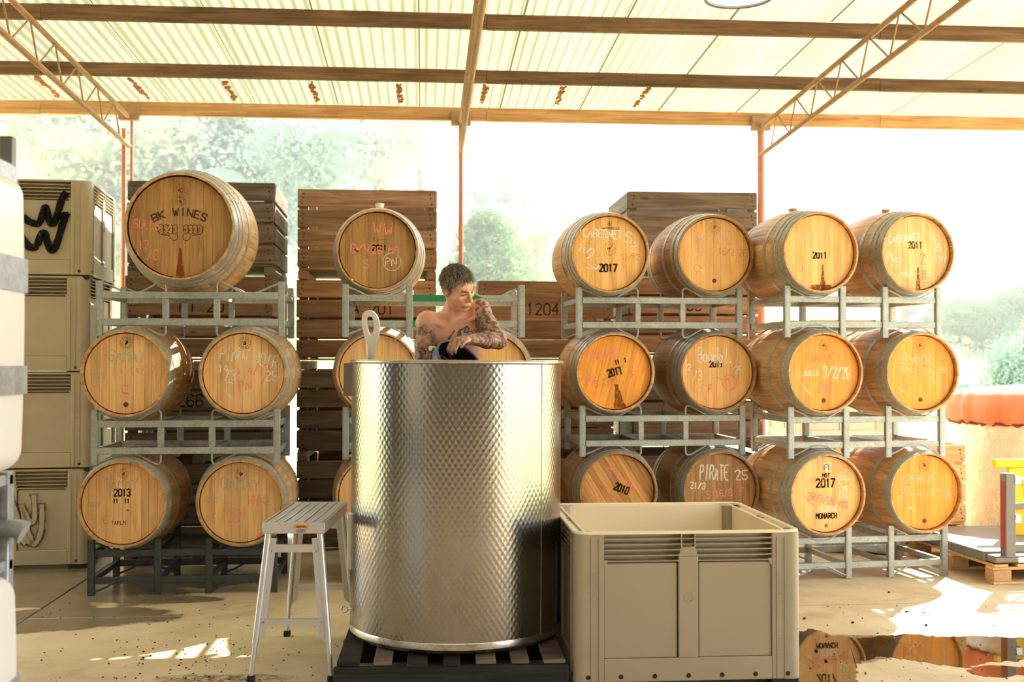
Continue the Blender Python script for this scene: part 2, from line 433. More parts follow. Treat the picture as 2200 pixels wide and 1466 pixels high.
def put(name, me, parent=None, loc=(0, 0, 0), rot=(0, 0, 0), scale=None, label=None):
    o = bpy.data.objects.new(name, me); col.objects.link(o)
    if parent is not None: o.parent = parent
    o.location = loc; o.rotation_euler = rot
    if scale: o.scale = scale
    if label: o['label'] = label
    return o
def thing(name, label, cat, loc=(0, 0, 0), rz=0.0, group=None, rot=None):
    o = bpy.data.objects.new(name, None); col.objects.link(o)
    o.location = loc; o.rotation_euler = rot if rot else (0, 0, rz)
    o.empty_display_size = 0.1
    o['label'] = label; o['category'] = cat
    if group: o['group'] = group
    return o
def tag(o, label, cat, group=None, kind=None):
    if label: o['label'] = label
    if cat: o['category'] = cat
    if group: o['group'] = group
    if kind: o['kind'] = kind
    return o
def struct(o, label=None):
    o['kind'] = 'structure'
    if label: o['label'] = label
    return o
def copy_tree(o, parent=None):
    c = o.copy(); col.objects.link(c)
    if parent is not None: c.parent = parent
    for ch in list(o.children): copy_tree(ch, c)
    return c
def rrect(hw, hd, r, n=6, cx=0, cy=0):
    pts = []
    for (sx, sy, a0) in ((1, 1, 0), (-1, 1, 90), (-1, -1, 180), (1, -1, 270)):
        for i in range(n + 1):
            a = R(a0 + 90 * i / n); pts.append((cx + sx * (hw - r) + r * math.cos(a), cy + sy * (hd - r) + r * math.sin(a)))
    return pts
def loft(mb, rings, cap=True):
    """rings: list of (points2d, z)"""
    n = len(rings[0][0]); vs = []
    for pts, z in rings: vs += [(p[0], p[1], z) for p in pts]
    fs = []
    for i in range(len(rings) - 1):
        for k in range(n):
            l = (k + 1) % n; fs.append((i * n + k, i * n + l, (i + 1) * n + l, (i + 1) * n + k))
    if cap:
        fs.append(tuple(range(n))[::-1]); fs.append(tuple((len(rings) - 1) * n + k for k in range(n)))
    return mb.add(vs, fs)

# ------------------------------------------------------------------ hand lettering: strokes on a 4 x 6 grid
FONT = {
 'A': '00 26 40;12 32', 'B': '00 06 36 45 44 33 03;33 42 41 30 00', 'C': '45 36 16 05 01 10 30 41', 'D': '00 06 26 44 42 20 00', 'E': '46 06 00 40;03 33',
 'F': '46 06 00;03 33', 'G': '45 36 16 05 01 10 30 41 43 23', 'H': '06 00;46 40;03 43', 'I': '26 20', 'J': '46 41 30 10 01', 'K': '06 00;46 03 40', 'L': '06 00 40',
 'M': '00 06 23 46 40', 'N': '00 06 40 46', 'O': '16 05 01 10 30 41 45 36 16', 'P': '00 06 36 45 44 33 03', 'Q': '16 05 01 10 30 41 45 36 16;22 40',
 'R': '00 06 36 45 44 33 03;23 40', 'S': '45 36 16 05 04 13 33 42 41 30 10 01', 'T': '06 46;26 20', 'U': '06 01 10 30 41 46', 'V': '06 20 46', 'W': '06 10 24 30 46',
 'X': '00 46;06 40', 'Y': '06 23 46;23 20', 'Z': '06 46 00 40',
 '0': '16 05 01 10 30 41 45 36 16', '1': '15 26 20', '2': '05 16 36 45 44 00 40', '3': '05 16 36 45 44 33 23;33 42 41 30 10 01', '4': '30 36 02 42',
 '5': '46 06 03 33 42 41 30 10 01', '6': '45 36 16 05 01 10 30 41 42 33 13 02', '7': '06 46 10', '8': '13 04 05 16 36 45 44 33 13 02 01 10 30 41 42 33', '9': '43 13 04 05 16 36 45 42 30 10 01',
 '/': '00 46', '-': '03 43', '>': '15 33 11', '?': '05 16 36 45 44 23 22', '.': '10 11', ' ': '', ',': '11 00', 'i': '20 23;25 26',
 'a': '43 13 02 01 10 30 41;43 40', 'n': '00 03;02 13 33 42 40', 'd': '46 40;42 33 13 02 01 10 30 41', 'o': '13 02 01 10 30 41 42 33 13', 'l': '26 21 30'}
def smooth_line(pts, it=1):
    for _ in range(it):
        if len(pts) < 3: return pts
        q = [pts[0]]
        for a, b in zip(pts[:-1], pts[1:]):
            q.append((a[0] * .75 + b[0] * .25, a[1] * .75 + b[1] * .25)); q.append((a[0] * .25 + b[0] * .75, a[1] * .25 + b[1] * .75))
        q.append(pts[-1]); pts = q
    return pts
def letters(mb, text, x, z, h, wd, rot=0.0, ws=1.0, jit=0.06, y=0.0, curve=True, slant=0.0, arc=None, passes=1):
    rg = random.Random(hash_str(text) + int(x * 1000))
    ca, sa = math.cos(R(rot)), math.sin(R(rot)); adv = 0.78 * h * ws
    for i, ch in enumerate(text):
        if ch not in FONT: continue
        for ps in range(passes):
            for pl in FONT[ch].split(';'):
                if not pl: continue
                pts = []
                for t in pl.split():
                    gx, gz = int(t[0]) / 4, int(t[1]) / 6
                    px = i * adv + (gx + slant * gz) * 0.56 * h * ws + rg.uniform(-jit, jit) * h * 0.4
                    pz = gz * h + rg.uniform(-jit, jit) * h * 0.4
                    pts.append((px, pz))
                if curve: pts = smooth_line(pts, 2)
                if arc:
                    W = len(text) * adv; q = []
                    for (a, b) in pts:
                        th = (a - W / 2) / arc; q.append((x + (arc + b) * math.sin(th), z + (arc + b) * math.cos(th) - arc))
                    pts = q
                else: pts = [(x + a * ca - b * sa, z + a * sa + b * ca) for a, b in pts]
                if curve: mb.ribbon(pts, wd, y, jit * 3)
                else:
                    for a_, b_ in zip(pts[:-1], pts[1:]): mb.ribbon([a_, b_], wd, y)
    return mb
def hash_str(s): return sum((i + 3) * ord(c) for i, c in enumerate(s))
# ================================================================== THE SETTING
YE = 10.5; RS = 0.0427          # eave line and roof fall per metre
ZE = EYE + 0.2217 * YE        # top of the purlins at the eave
def zroof(y): return ZE + RS * (YE - y)
X0, X1, Y0 = -9.0, 6.8, -7.0

def m_floor():
    k = NM('concrete'); v = k.coords()
    n1 = k.noise(v, 0.9, 6, 0.62, 0.4); n2 = k.noise(v, 45, 4, 0.7); n3 = k.noise(v, 4.0, 5, 0.6, 0.8)
    f = k.math('ADD', k.math('MULTIPLY', n1, 0.6), k.math('MULTIPLY', n3, 0.4))
    c = k.ramp(f, [(0.30, srgb(172, 150, 116)), (0.50, srgb(214, 192, 154)), (0.70, srgb(234, 214, 180))])
    c = k.mix(k.math('MULTIPLY', n2, 0.30), c, srgb(118, 104, 84))
    sp = k.n('SeparateXYZ'); k.set(sp.inputs[0], v)
    wet = None
    nz = k.math('MULTIPLY', k.math('SUBTRACT', k.noise(v, 1.6, 4, 0.6), 0.5), 1.5)
    for cx, cy, rx, ry in WET:
        dx = k.math('DIVIDE', k.math('SUBTRACT', sp.outputs[0], cx), rx); dy = k.math('DIVIDE', k.math('SUBTRACT', sp.outputs[1], cy), ry)
        d = k.math('SQRT', k.math('ADD', k.math('MULTIPLY', dx, dx), k.math('MULTIPLY', dy, dy)))
        m_ = k.math('SUBTRACT', 1.0, k.math('ADD', d, nz))
        wet = m_ if wet is None else k.math('MAXIMUM', wet, m_)
    wm = k.ramp(wet, [(0.0, (0, 0, 0, 1)), (0.10, (1, 1, 1, 1))])
    c = k.mix(k.math('MULTIPLY', wm, 0.75), c, k.mix(1.0, c, srgb(128, 122, 118), 'MULTIPLY'))
    rr = k.math('SUBTRACT', k.math('ADD', 0.62, k.math('MULTIPLY', n2, 0.2)), k.math('MULTIPLY', wm, 0.52))
    sc_ = k.math('SUBTRACT', 1.0, k.math('MULTIPLY', wm, 0.8))
    nm = k.n('Bump'); k.set(nm.inputs['Height'], n2); k.set(nm.inputs['Strength'], k.math('MULTIPLY', sc_, 0.35)); nm.inputs['Distance'].default_value = 0.004
    return k.bsdf(c, rr, 0.0, nm.outputs[0])
g1 = G(190, 1255); g2 = G(80, 1345)
g3 = G(310, 1290)
WET = [(g1.x - 0.1, g1.y + .1, 0.95, 1.15), (g1.x + 0.45, g1.y + 0.15, 0.9, 0.42), (g2.x - .1, g2.y + .15, 0.9, 0.42), (g3.x, g3.y, .55, .12), (G(1790, 1390).x, G(1790, 1390).y, 0.5, 0.35)]
M['floor'] = m_floor()
floor = thing('floor', 'beige concrete shed floor cut into slabs, dusty and wet in places', 'floor'); del floor['category']; struct(floor)
xj = G(150, 1268).x; yj = G(750, 1318).y; yj2 = yj - 3.4
xs = [X0 - 1, xj - 3.5, xj, xj + 4.6, xj + 9.2, X1 + 3]; ys = [Y0 - 1, yj2 - 3.4, yj2, yj, yj + 5.6]
gap = 0.006
for i in range(5):
    for j in range(4):
        MB().box(xs[i] + gap, xs[i + 1] - gap, ys[j] + gap, ys[j + 1] - gap, -0.12, 0.0, 0.004).build('concrete_slab', M['floor'], floor)
MB().box(X0 - 1, X1 + 3, Y0 - 1, yj + 5.6, -0.16, -0.10).build('joint_bed', m_plain('dark_joint', srgb(60, 52, 42), 0.9), floor)

# ground and hillside outside
def hz(x, y):
    t = min(1, max(0, (y - 19) / 62.0)); b = t * t * (3 - 2 * t)
    side = 0.5 + 0.5 / (1 + math.exp((x - 4) / 9.0))
    return -0.14 + b * (15.0 * side) + 0.35 * math.sin(x * 0.21) * math.sin(y * 0.17) * min(1, t * 4)
gm = MB(); nx, ny = 70, 60
for j in range(ny + 1):
    for i in range(nx + 1):
        x = -75 + 180 * i / nx; y = -14 + 144 * j / ny
        gm.v.append((x, y, hz(x, y) if y > 12 else -0.14))
for j in range(ny):
    for i in range(nx):
        a = j * (nx + 1) + i; gm.f.append((a, a + 1, a + nx + 2, a + nx + 1)); gm.mi.append(0)
kk = NM('pasture'); v = kk.coords(); n = kk.noise(v, 0.25, 5); n2 = kk.noise(v, 2.5, 4)
cc = kk.ramp(kk.math('ADD', kk.math('MULTIPLY', n, .7), kk.math('MULTIPLY', n2, .3)), [(0.35, srgb(128, 156, 92)), (0.5, srgb(176, 190, 120)), (0.65, srgb(214, 204, 160))])
M['grass'] = kk.bsdf(cc, 0.95, 0.0, None)
ground = gm.build('ground', M['grass'], smooth=0); struct(ground, 'pale grassy ground rising to a hillside behind the open shed')
ground.data.shade_smooth()

# roof: sheets of corrugated translucent plastic
ceiling = thing('ceiling', 'corrugated translucent yellow-green roof sheets laid down the slope', 'roof'); del ceiling['category']; struct(ceiling)
PITCHC = 0.083; NW = 9; SW = PITCHC * NW
def sheet_mesh(mat, L):
    mb = MB(); n = NW * 8
    for y in L:
        for i in range(n + 1):
            x = i * (SW + 0.012) / n; z = 0.016 * math.cos(2 * pi * x / PITCHC) + zroof(y) + 0.018
            mb.v.append((x, y, z))
    for j in range(len(L) - 1):
        for i in range(n):
            a = j * (n + 1) + i; mb.f.append((a, a + 1, a + n + 2, a + n + 1)); mb.mi.append(0)
    me = mb.mesh('roof_sheet', (mat,), 0); me.shade_smooth(); return me
sm = sheet_mesh(M['roof'], [5.9, YE - 2.0, YE + 0.14]); sm2 = sheet_mesh(M['roof_tin'], [0.0, 3.7, 6.0]); sm3 = sheet_mesh(M['roof_fill'], [-5.6, 0.1]); sm4 = sheet_mesh(M['roof_tin'], [Y0 - .3, -5.5]); k = 0; x = X0  # sm3: added out-of-view strip that lets fill light in
while x < X1:
    put('roof_sheet', sm, ceiling, (x, 0, 0.003 * (k % 2))); put('tin_roof_sheet', sm2, ceiling, (x, 0, 0.006 + 0.003 * (k % 2))); put('roof_sheet', sm3, ceiling, (x, 0, 0.003 * (k % 2))); put('tin_roof_sheet', sm4, ceiling, (x, 0, 0.006 + 0.003 * (k % 2))); x += SW; k += 1
# brown flashing strips / leaf litter lying in the laps near the eave
lit = MB(); rg = random.Random(3)
for px in (95, 290, 485, 668, 857, 1045, 1215, 1400):
    a = XY(px, YE - .8)
    for i in range(34):
        y = YE - 0.18 - rg.random() * 0.62; r_ = rg.uniform(.008, .02)
        lit.sphere((a[0] + rg.uniform(-.02, .02), y, zroof(y) - .012), r_, 5, (1, 2.2, .6))
lo = lit.build('leaf_litter', m_plain('rotten_leaf', srgb(176, 110, 60), 0.9, var=0.3), None); tag(lo, 'brown leaf litter caught along the laps of the roof sheets', 'leaves', kind='stuff')

# purlins
def purlin(y, label, mat, h=0.13, th=0.05, z=None):
    t = thing('roof_purlin', label, 'beam', (0, y, 0)); z = zroof(y) if z is None else z
    xs_ = [X0, XY(108, y)[0], XY(1045, y)[0], XY(1920, y)[0], X1]
    for a, b, dz in zip(xs_[:-1], xs_[1:], (0.0, 0.012, 0.0, -0.01)):
        mb = MB(); mb.box(-(b - a) / 2 + .0004, (b - a) / 2 - .0004, -th / 2, th / 2, -h / 2, h / 2, 0.004)
        put('timber', mb.mesh('timber', (mat,)), t, ((a + b) / 2, 0, z - h / 2 - 0.002 + dz * .3))
    return t
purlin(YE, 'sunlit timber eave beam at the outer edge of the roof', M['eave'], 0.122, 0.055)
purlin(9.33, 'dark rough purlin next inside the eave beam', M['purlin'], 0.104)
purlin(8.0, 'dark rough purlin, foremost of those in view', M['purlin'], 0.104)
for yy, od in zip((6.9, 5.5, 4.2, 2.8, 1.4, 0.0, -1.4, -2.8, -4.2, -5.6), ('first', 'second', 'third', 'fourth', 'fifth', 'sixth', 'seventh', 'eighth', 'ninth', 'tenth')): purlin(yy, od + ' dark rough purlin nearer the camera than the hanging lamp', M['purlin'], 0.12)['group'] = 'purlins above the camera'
for o in list(bpy.data.objects):
    pass

# trusses with lattice web, posts
def truss(px, label, lean=0.0):
    x, _ = XY(px, YE - 0.05); t = thing('roof_truss', label, 'truss', (x, YE - 0.05, 0))
    def zt(y): return zroof(y) - 0.145
    def zb(y): return zroof(y) - 0.145 - 0.26
    ya, yb = YE - 0.05, 2.5
    L = lambda y: y - (YE - 0.05)
    MB().tube([(0, 0.0, zt(ya)), (0, L(yb), zt(yb))], 0.021, 10).build('top_chord', M['rust'], t)
    MB().tube([(0, 0.02, zb(ya)), (0, L(yb), zb(yb))], 0.021, 10).build('bottom_chord', M['rust'], t)
    y = ya - 0.30; up = True; k = 0
    while y > yb:
        y2 = y - (0.36 if k % 2 else 0.17)
        a = (0, L(y), zb(y) if k % 2 == 0 else zt(y)); b = (0, L(y2), zt(y2) if k % 2 == 0 else zb(y2))
        MB().tube([a, b], 0.007, 6).build('web_rod', M['rust'], t)
        y = y2; k += 1
    MB().box(-.09, .09, -.015, .05, zt(ya) - .03, zt(ya) + .1, .004).build('bracket', M['rust'], t)
    return x
xa = truss(288, 'rust-coloured lattice truss at the left of the roof, over the big barrel')
xb = truss(990, 'rust-coloured lattice truss in the middle, above the bare-chested person')
xc = truss(1652, 'rust-coloured lattice truss at the right of the roof')
def post(x, label, kind):
    t = thing('steel_post', label, 'post', (x, YE, -0.02)); H = zroof(YE) - 0.12
    if kind == 2:
        MB().tube([(-.035, 0, 0), (-.035, 0, H - .1)], .020, 12).build('pipe', M['rust_pole'], t)
        MB().tube([(.035, 0, 0), (.035, 0, H)], .014, 12).build('pipe', M['rust_pole'], t)
    else:
        MB().tube([(0, 0, 0), (0, 0, H)], .020 if kind == 1 else .033, 16).build('pipe', M['rust_pole'], t)
    MB().box(-.08, .08, -.08, .08, 0, .012).build('foot_plate', M['rust_pole'], t)
post(xa - 0.02, 'twin thin orange posts behind the left crate stack', 2)
post(xb, 'thin orange steel post rising behind the person', 1)
post(xc + .01, 'thick orange steel post behind the right barrel racks', 3)

# shed walls outside the frame: rear wall behind the camera, stretch of side walls
def wall(name, a, b, label):
    a = Vector(a); b = Vector(b); d = (b - a); n = max(2, int(d.length / 0.9)); t = thing(name, label, 'wall'); del t['category']; struct(t)
    for i in range(n):
        p = a + d * (i / n); q = a + d * ((i + 1) / n); mb = MB(); m_ = 24; ax = (q - p).normalized(); nn = Vector((-ax.y, ax.x, 0))
        for k_ in range(m_ + 1):
            s_ = p + (q - p) * (k_ / m_); off = nn * (0.012 * math.cos(k_ * pi / 2))
            for z in (0.0, zroof(min(YE, s_.y)) - .02): mb.v.append((s_.x + off.x, s_.y + off.y, z))
        for k_ in range(m_): mb.f.append((2 * k_, 2 * k_ + 2, 2 * k_ + 3, 2 * k_ + 1)); mb.mi.append(0)
        mb.build('wall_sheet', M['wall_dark'], t)
wall('wall_back', (X0, Y0, 0), (X1, Y0, 0), 'corrugated rear wall of the shed behind the camera')
wall('wall_left', (X0, Y0, 0), (X0, 5.6, 0), 'corrugated left side wall of the shed')
wall('wall_right', (X1, Y0, 0), (X1, -1.0, 0), 'corrugated right side wall of the shed')

# ================================================================== BARRELS
def barrel_profile(L, Rb, Rh, y):
    t = 2 * y / L - 1; return Rb - (Rb - Rh) * abs(t) ** 1.9
def stave_mesh(L, Rb, Rh, n):
    mb = MB(); N = 14; th = 0.026; hw = pi / n * 0.985
    ysl = [L * i / N for i in range(N + 1)]; rings = []
    for y in ysl:
        ro = barrel_profile(L, Rb, Rh, y); ri = ro - th
        if y in (0, L): ri = ro - 0.012
        rr = []
        for (r, a) in ((ro - .0015, -hw), (ro, -hw * .8), (ro, 0), (ro, hw * .8), (ro - .0015, hw), (ri, hw), (ri, -hw)):
            rr.append((r * math.sin(a), y, r * math.cos(a)))
        rings.append(rr)
    vs = [p for r in rings for p in r]; fs = []; m = 7
    for i in range(N):
        for k in range(m):
            l = (k + 1) % m; fs.append((i * m + k, (i + 1) * m + k, (i + 1) * m + l, i * m + l))
    fs.append(tuple(range(m))); fs.append(tuple(N * m + k for k in range(m))[::-1])
    mb.add(vs, fs); return mb
def board_meshes(R_, th, widths):
    out = []; x = -R_
    tot = sum(widths)
    for w_ in widths:
        a = x; b = x + w_ / tot * 2 * R_; x = b
        a2 = max(a + .0006, -R_ * .999); b2 = min(b - .0006, R_ * .999); pts = []
        for i in range(7):
            q = a2 + (b2 - a2) * i / 6; pts.append((q, math.sqrt(max(0, R_ * R_ - q * q))))
        poly = pts + [(p[0], -p[1]) for p in pts[::-1]]
        mb = MB(); n = len(poly); vs = [(p[0], 0, p[1]) for p in poly] + [(p[0], th, p[1]) for p in poly]
        fs = [tuple(range(n))[::1], tuple(n + i for i in range(n))[::-1]] + [(i, n + i, n + (i + 1) % n, (i + 1) % n) for i in range(n)]
        mb.add(vs, fs); out.append(mb)
    return out
def hoop_mesh(L, Rb, Rh, y, wd, ang):
    mb = MB(); pr = lambda q: barrel_profile(L, Rb, Rh, q) + 0.0008
    mb.lathe([(pr(y), y), (pr(y) + .0022, y + .0005), (pr(y + wd) + .0022, y + wd - .0005), (pr(y + wd), y + wd)], 72, 'y', uv=False)
    for k in (-1, 1):
        a = ang + k * 0.05; r = pr(y + wd / 2) + .0018
        c = (r * math.sin(a), y + wd / 2, r * math.cos(a)); mb.sphere(c, .0055, 6)
    return mb
SPEC = {'std': dict(L=.95, Rb=.352, Rh=.297, n=28), 'big': dict(L=1.12, Rb=.455, Rh=.368, n=34)}
HOOPS = {3: [(.008, .052), (.092, .034), (.250, .040)], 4: [(.008, .046), (.074, .031), (.128, .031), (.238, .038)], 2: [(.006, .064), (.215, .040)]}
WID = [.07, .09, .11, .075, .10, .09, .12, .08, .10, .07]
_mc = {}
def cached(key, fn):
    if key not in _mc: _mc[key] = fn()
    return _mc[key]
def barrel(label, loc, rz=0.0, spec='std', hoops=3, headmat='head_gold', stavemat='stave', headrot=0.0, bung=None, tapz=None, hoopmat='hoop', group='barrels in the steel racks', spin=None):
    s_ = SPEC[spec]; L, Rb, Rh, n = s_['L'], s_['Rb'], s_['Rh'], s_['n']
    t = thing('wine_barrel', label, 'barrel', loc, rz, group)
    sm_ = cached(('s', spec, stavemat), lambda: stave_mesh(L, Rb, Rh, n).mesh('stave', (M[stavemat],), 50))
    sp0 = random.random() if spin is None else spin
    for k in range(n): put('stave', sm_, t, (0, -L / 2, Rb), (0, 2 * pi * (k + sp0) / n, 0))
    bs = cached(('h', spec, headmat), lambda: [m_.mesh('head_board', (M[headmat],), 30) for m_ in board_meshes(Rh - .020, .022, WID)])
    for i, b in enumerate(bs):
        put('head_board', b, t, (0, -L / 2 + .040, Rb), (0, R(headrot), 0))
    rb = cached(('r', spec), lambda: MB().lathe([(0.0, 0), (Rh - .02, 0)], 40, 'y').mesh('rear_head', (M['stave'],)))
    put('rear_head', rb, t, (0, L / 2 - .045, Rb))
    for k, (y, wd) in enumerate(HOOPS[hoops]):
        f = L / .95
        for side, yy in ((0, y * f), (1, L - (y + wd) * f)):
            hm = cached(('p', spec, hoops, k, side, hoopmat), lambda: hoop_mesh(L, Rb, Rh, yy, wd * f, [.25, 2.2, 1.1][k % 3]).mesh('hoop', (M[hoopmat],), 50))
            put('hoop', hm, t, (0, -L / 2, Rb), (0, random.uniform(-.15, .15), 0))
    if bung:
        bm_ = MB(); bm_.lathe([(0, 0), (.024, 0), (.026, .02), (.034, .052), (.036, .060), (.028, .062), (0, .056)], 20)
        put('bung', bm_.mesh('bung', (M[bung],)), t, (0, 0, Rb * 2 - (.008 if bung == 'bung' else .03)), label='white flared bung' if bung == 'bung' else None)
    if tapz is not None:
        bm_ = MB(); bm_.lathe([(0, -.004), (.015, -.004), (.017, 0), (.017, .004)], 18, 'y'); put('tap_bung', bm_.mesh('tap_bung', (M['tap'],)), t, (0.0, -L / 2 + .039, Rb + tapz))
    t['_L'] = L; t['_R'] = Rb; t['_Rh'] = Rh
    return t
def face_y(t): return -t['_L'] / 2 + .040
SC = 0.0
def marks(t, items, off=.0008):
    """items: (text, x, z, h, matkey, rot[, ws[, wd]]) in units of the head radius"""
    by = {}; u = t['_Rh']; Rb = t['_R']
    for it in items:
        tx, x, z, h, mk = it[:5]; rot = it[5] if len(it) > 5 else 0; ws = it[6] if len(it) > 6 else 1; wd = it[7] if len(it) > 7 else .0075
        mb = by.setdefault(mk, MB())
        st = mk.startswith('stencil')
        if tx.startswith('@ring'): mb.ribbon([(x * u + h * u * math.cos(a * pi / 15), z * u + h * u * math.sin(a * pi / 15)) for a in range(31)], wd * .8)
        elif tx.startswith('@line'): mb.ribbon([(x * u, z * u), (h[0] * u, h[1] * u)], wd, 0, .3)
        elif tx.startswith('@poly'): mb.ribbon(smooth_line([(a * u, b * u) for a, b in h], 2), wd, 0, .3)
        elif tx.startswith('@arc'): letters(mb, tx[4:], x * u, z * u, h * u, wd, arc=rot * u, ws=ws, curve=False, jit=0.0)
        else: letters(mb, tx, x * u, z * u, h * u, wd * (1.25 if st else 1), rot, ws, 0.0 if st else .07, curve=not st)
    for mk, mb in by.items():
        nm = 'stencil_marking' if mk.startswith('stencil') or mk.startswith('ink') else 'chalk_writing'
        put(nm, mb.mesh(nm, (M[mk],), 0), t, (0, face_y(t) - off * (1.0 if nm[0] == 's' else 1.8), Rb))
def crest(x, z, r, mk='stencil_faint', seed=1):
    rg_ = random.Random(seed); it = [('@ring', x, z, r, mk, 0, 1, .0022), ('@ring', x, z, r * .62, mk, 0, 1, .0018)]
    for k in range(14):
        a = 2 * pi * k / 14; it.append(('@line', x + r * .70 * math.cos(a), z + r * .70 * math.sin(a), (x + r * .92 * math.cos(a + .1), z + r * .92 * math.sin(a + .1)), mk, 0, 1, .0028))
    for k in range(5): it.append(('@poly', 0, 0, [(x + rg_.uniform(-.4, .4) * r, z + rg_.uniform(-.45, .45) * r) for _ in range(4)], mk, 0, 1, .0030))
    return it
def stain(t, x, z0, z1, w0, w1, skew=0.0):
    mb = MB(); u = t['_Rh']; N = 14; vs = []
    for i in range(N + 1):
        f = i / N; z = (z0 + (z1 - z0) * f) * u; wd = (w0 + (w1 - w0) * f ** 1.5) * u * random.uniform(.85, 1.15); xx = (x + skew * f) * u
        vs += [(xx - wd / 2, 0, z), (xx + wd / 2, 0, z)]
    mb.add(vs, [(2 * i, 2 * i + 1, 2 * i + 3, 2 * i + 2) for i in range(N)])
    put('wine_stain', mb.mesh('wine_stain', (M['stain'],), 0), t, (0, face_y(t) - .0005, t['_R']))

# rack: local origin at the middle of the front foot line, 0.385 high, 0.70 deep
def rack_proto(label, mat, full4, W=1.25, green=False, loc=(0, 0, 0), rz=0.0, group='steel racks under the barrels'):
    t = thing('barrel_rack', label, 'rack', loc, rz, group); H, D = .388, .70; hw = W / 2; m_ = M[mat]
    inner = W * .14; pw = .042
    px_ = [-hw, -inner, inner, hw]
    for yf, sg in ((0, 1), (D, -1)):
        for i, x in enumerate(px_):
            full = full4 or i in (0, 3)
            z0, z1 = (0, H) if full else (.105, .283)
            mb = MB(); mb.box(-pw / 2, pw / 2, -.02, .02, z0, z1, .003)
            if full: mb.box(-pw / 2 - .004, -pw / 2, -.02, .02, z0, z1)
            put('post', mb.mesh('post', (m_,)), t, (x, yf, 0))
        for z in (.100, .288):
            segs = [(-hw + pw / 2, hw - pw / 2, m_)] if not green or yf > 0 else [(-hw + pw / 2, -inner, m_), (-inner, .34, M['rack_green']), (.34, hw - pw / 2, m_)]
            for a, b, mm in segs:
                mb = MB(); mb.box(a, b, -.014, .014, -.024, .024, .003)
                o_ = put('rail', mb.mesh('rail', (mm,)), t, (0, yf + (.004 if full4 else -.012), z))
                if mm is M['rack_green']: o_['label'] = 'green painted stretch of rail'
        for cx in (-.4 * W / 1.25, .4 * W / 1.25):
            s_ = -1 if cx < 0 else 1; xo = s_ * hw - cx; xi = s_ * inner - cx
            for up in (1, 0):
                zz = lambda q: q if up else H - q
                if full4:
                    pts = [(xo, zz(.372)), (xo * .62, zz(.340)), (xo * .3, zz(.298)), (0, zz(.286)), (xi * .3, zz(.298)), (xi * .62, zz(.340)), (xi, zz(.372))]
                else:
                    pts = [(xo, zz(.374)), (xo * .8, zz(.366)), (xo * .32, zz(.315)), (xo * .08, zz(.300)), (0, zz(.288)), (xi * .08, zz(.300)), (xi * .32, zz(.315)), (xi * .8, zz(.382)), (xi, zz(.382)), (xi, zz(.31))]
                MB().tube([(cx + a, yf - .006, b) for a, b in smooth_line(pts, 1)], .0075, 7).build('cradle', m_, t)
    for x in (-hw, -inner, inner, hw):
        for z in (.10, .288):
            mb = MB(); mb.box(-.014, .014, 0.02, D - .02, -.02, .02, .002); put('side_bar', mb.mesh('side_bar', (m_,)), t, (x, 0, z))
    return t
STEP = .90
# stacks: (name, px centre of rack, camera depth of rack front, turn, dx per level)
BAR = {}
def stackpos(px, d, rot, lx, ly):
    x, y = XY(px, d); c_, s__ = math.cos(rot), math.sin(rot); return (x + lx * c_ - ly * s__, y + lx * s__ + ly * c_)
def place(px, d, rot, level, side, W=1.25, dx=0.0, dy=0.0, spec='std', dz=0):
    lx = (-.4 if side == 0 else .4) * W / 1.25 + dx; L = SPEC[spec]['L']
    x, y = stackpos(px, d, rot, lx, -.11 + L / 2 + dy); return (x, y, level * STEP + .288 + .0 + dz)
racks = []
def rack(label, mat, full4, px, d, rot, level, W=1.25, green=False):
    x, y = XY(px, d); o = rack_proto(label, mat, full4, W, green, (x, y, level * STEP), rot); racks.append(o); return o
rA, rC, rD, rB = R(1.0), R(2.0), R(5.5), R(0)
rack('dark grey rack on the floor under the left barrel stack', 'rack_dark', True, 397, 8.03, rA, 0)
rack('galvanised rack between the lower and middle rows of the left barrel stack', 'galv', False, 402, 8.03, rA, 1)
rack('galvanised rack carrying the big branded barrel, topmost of the left stack', 'galv', False, 411, 8.03, rA, 2)
rack('galvanised rack on the floor behind the steel tank', 'galv', True, 932, 8.5, rB, 0, 1.29)
rack('galvanised rack half hidden behind the steel tank, middle of its stack', 'galv', True, 932, 8.5, rB, 1, 1.29)
rack('galvanised rack with green stretch of rail behind the person', 'galv', True, 933, 8.4, rB, 2, 1.29, True)
rack('galvanised rack on the floor behind the cream bin', 'galv', True, 1425, 8.78, rC, 0)
rack('galvanised rack above the PIRATE barrel, lower of the two seen in its stack', 'galv', False, 1424, 8.78, rC, 1)
rack('galvanised rack under the two top barrels of the third stack', 'galv', False, 1418, 8.75, rC, 2)
rack('galvanised four-post rack on the sunlit floor at the right', 'galv', True, 1866, 8.62, rD, 0, 1.22)
rack('galvanised four-post rack above the MONARCH barrel', 'galv', True, 1862, 8.62, rD, 1, 1.22)
rack('galvanised four-post rack holding the two top barrels at far right', 'galv', True, 1856, 8.6, rD, 2, 1.22)

def mk(key, *a, **k): BAR[key] = barrel(*a, **k); return BAR[key]
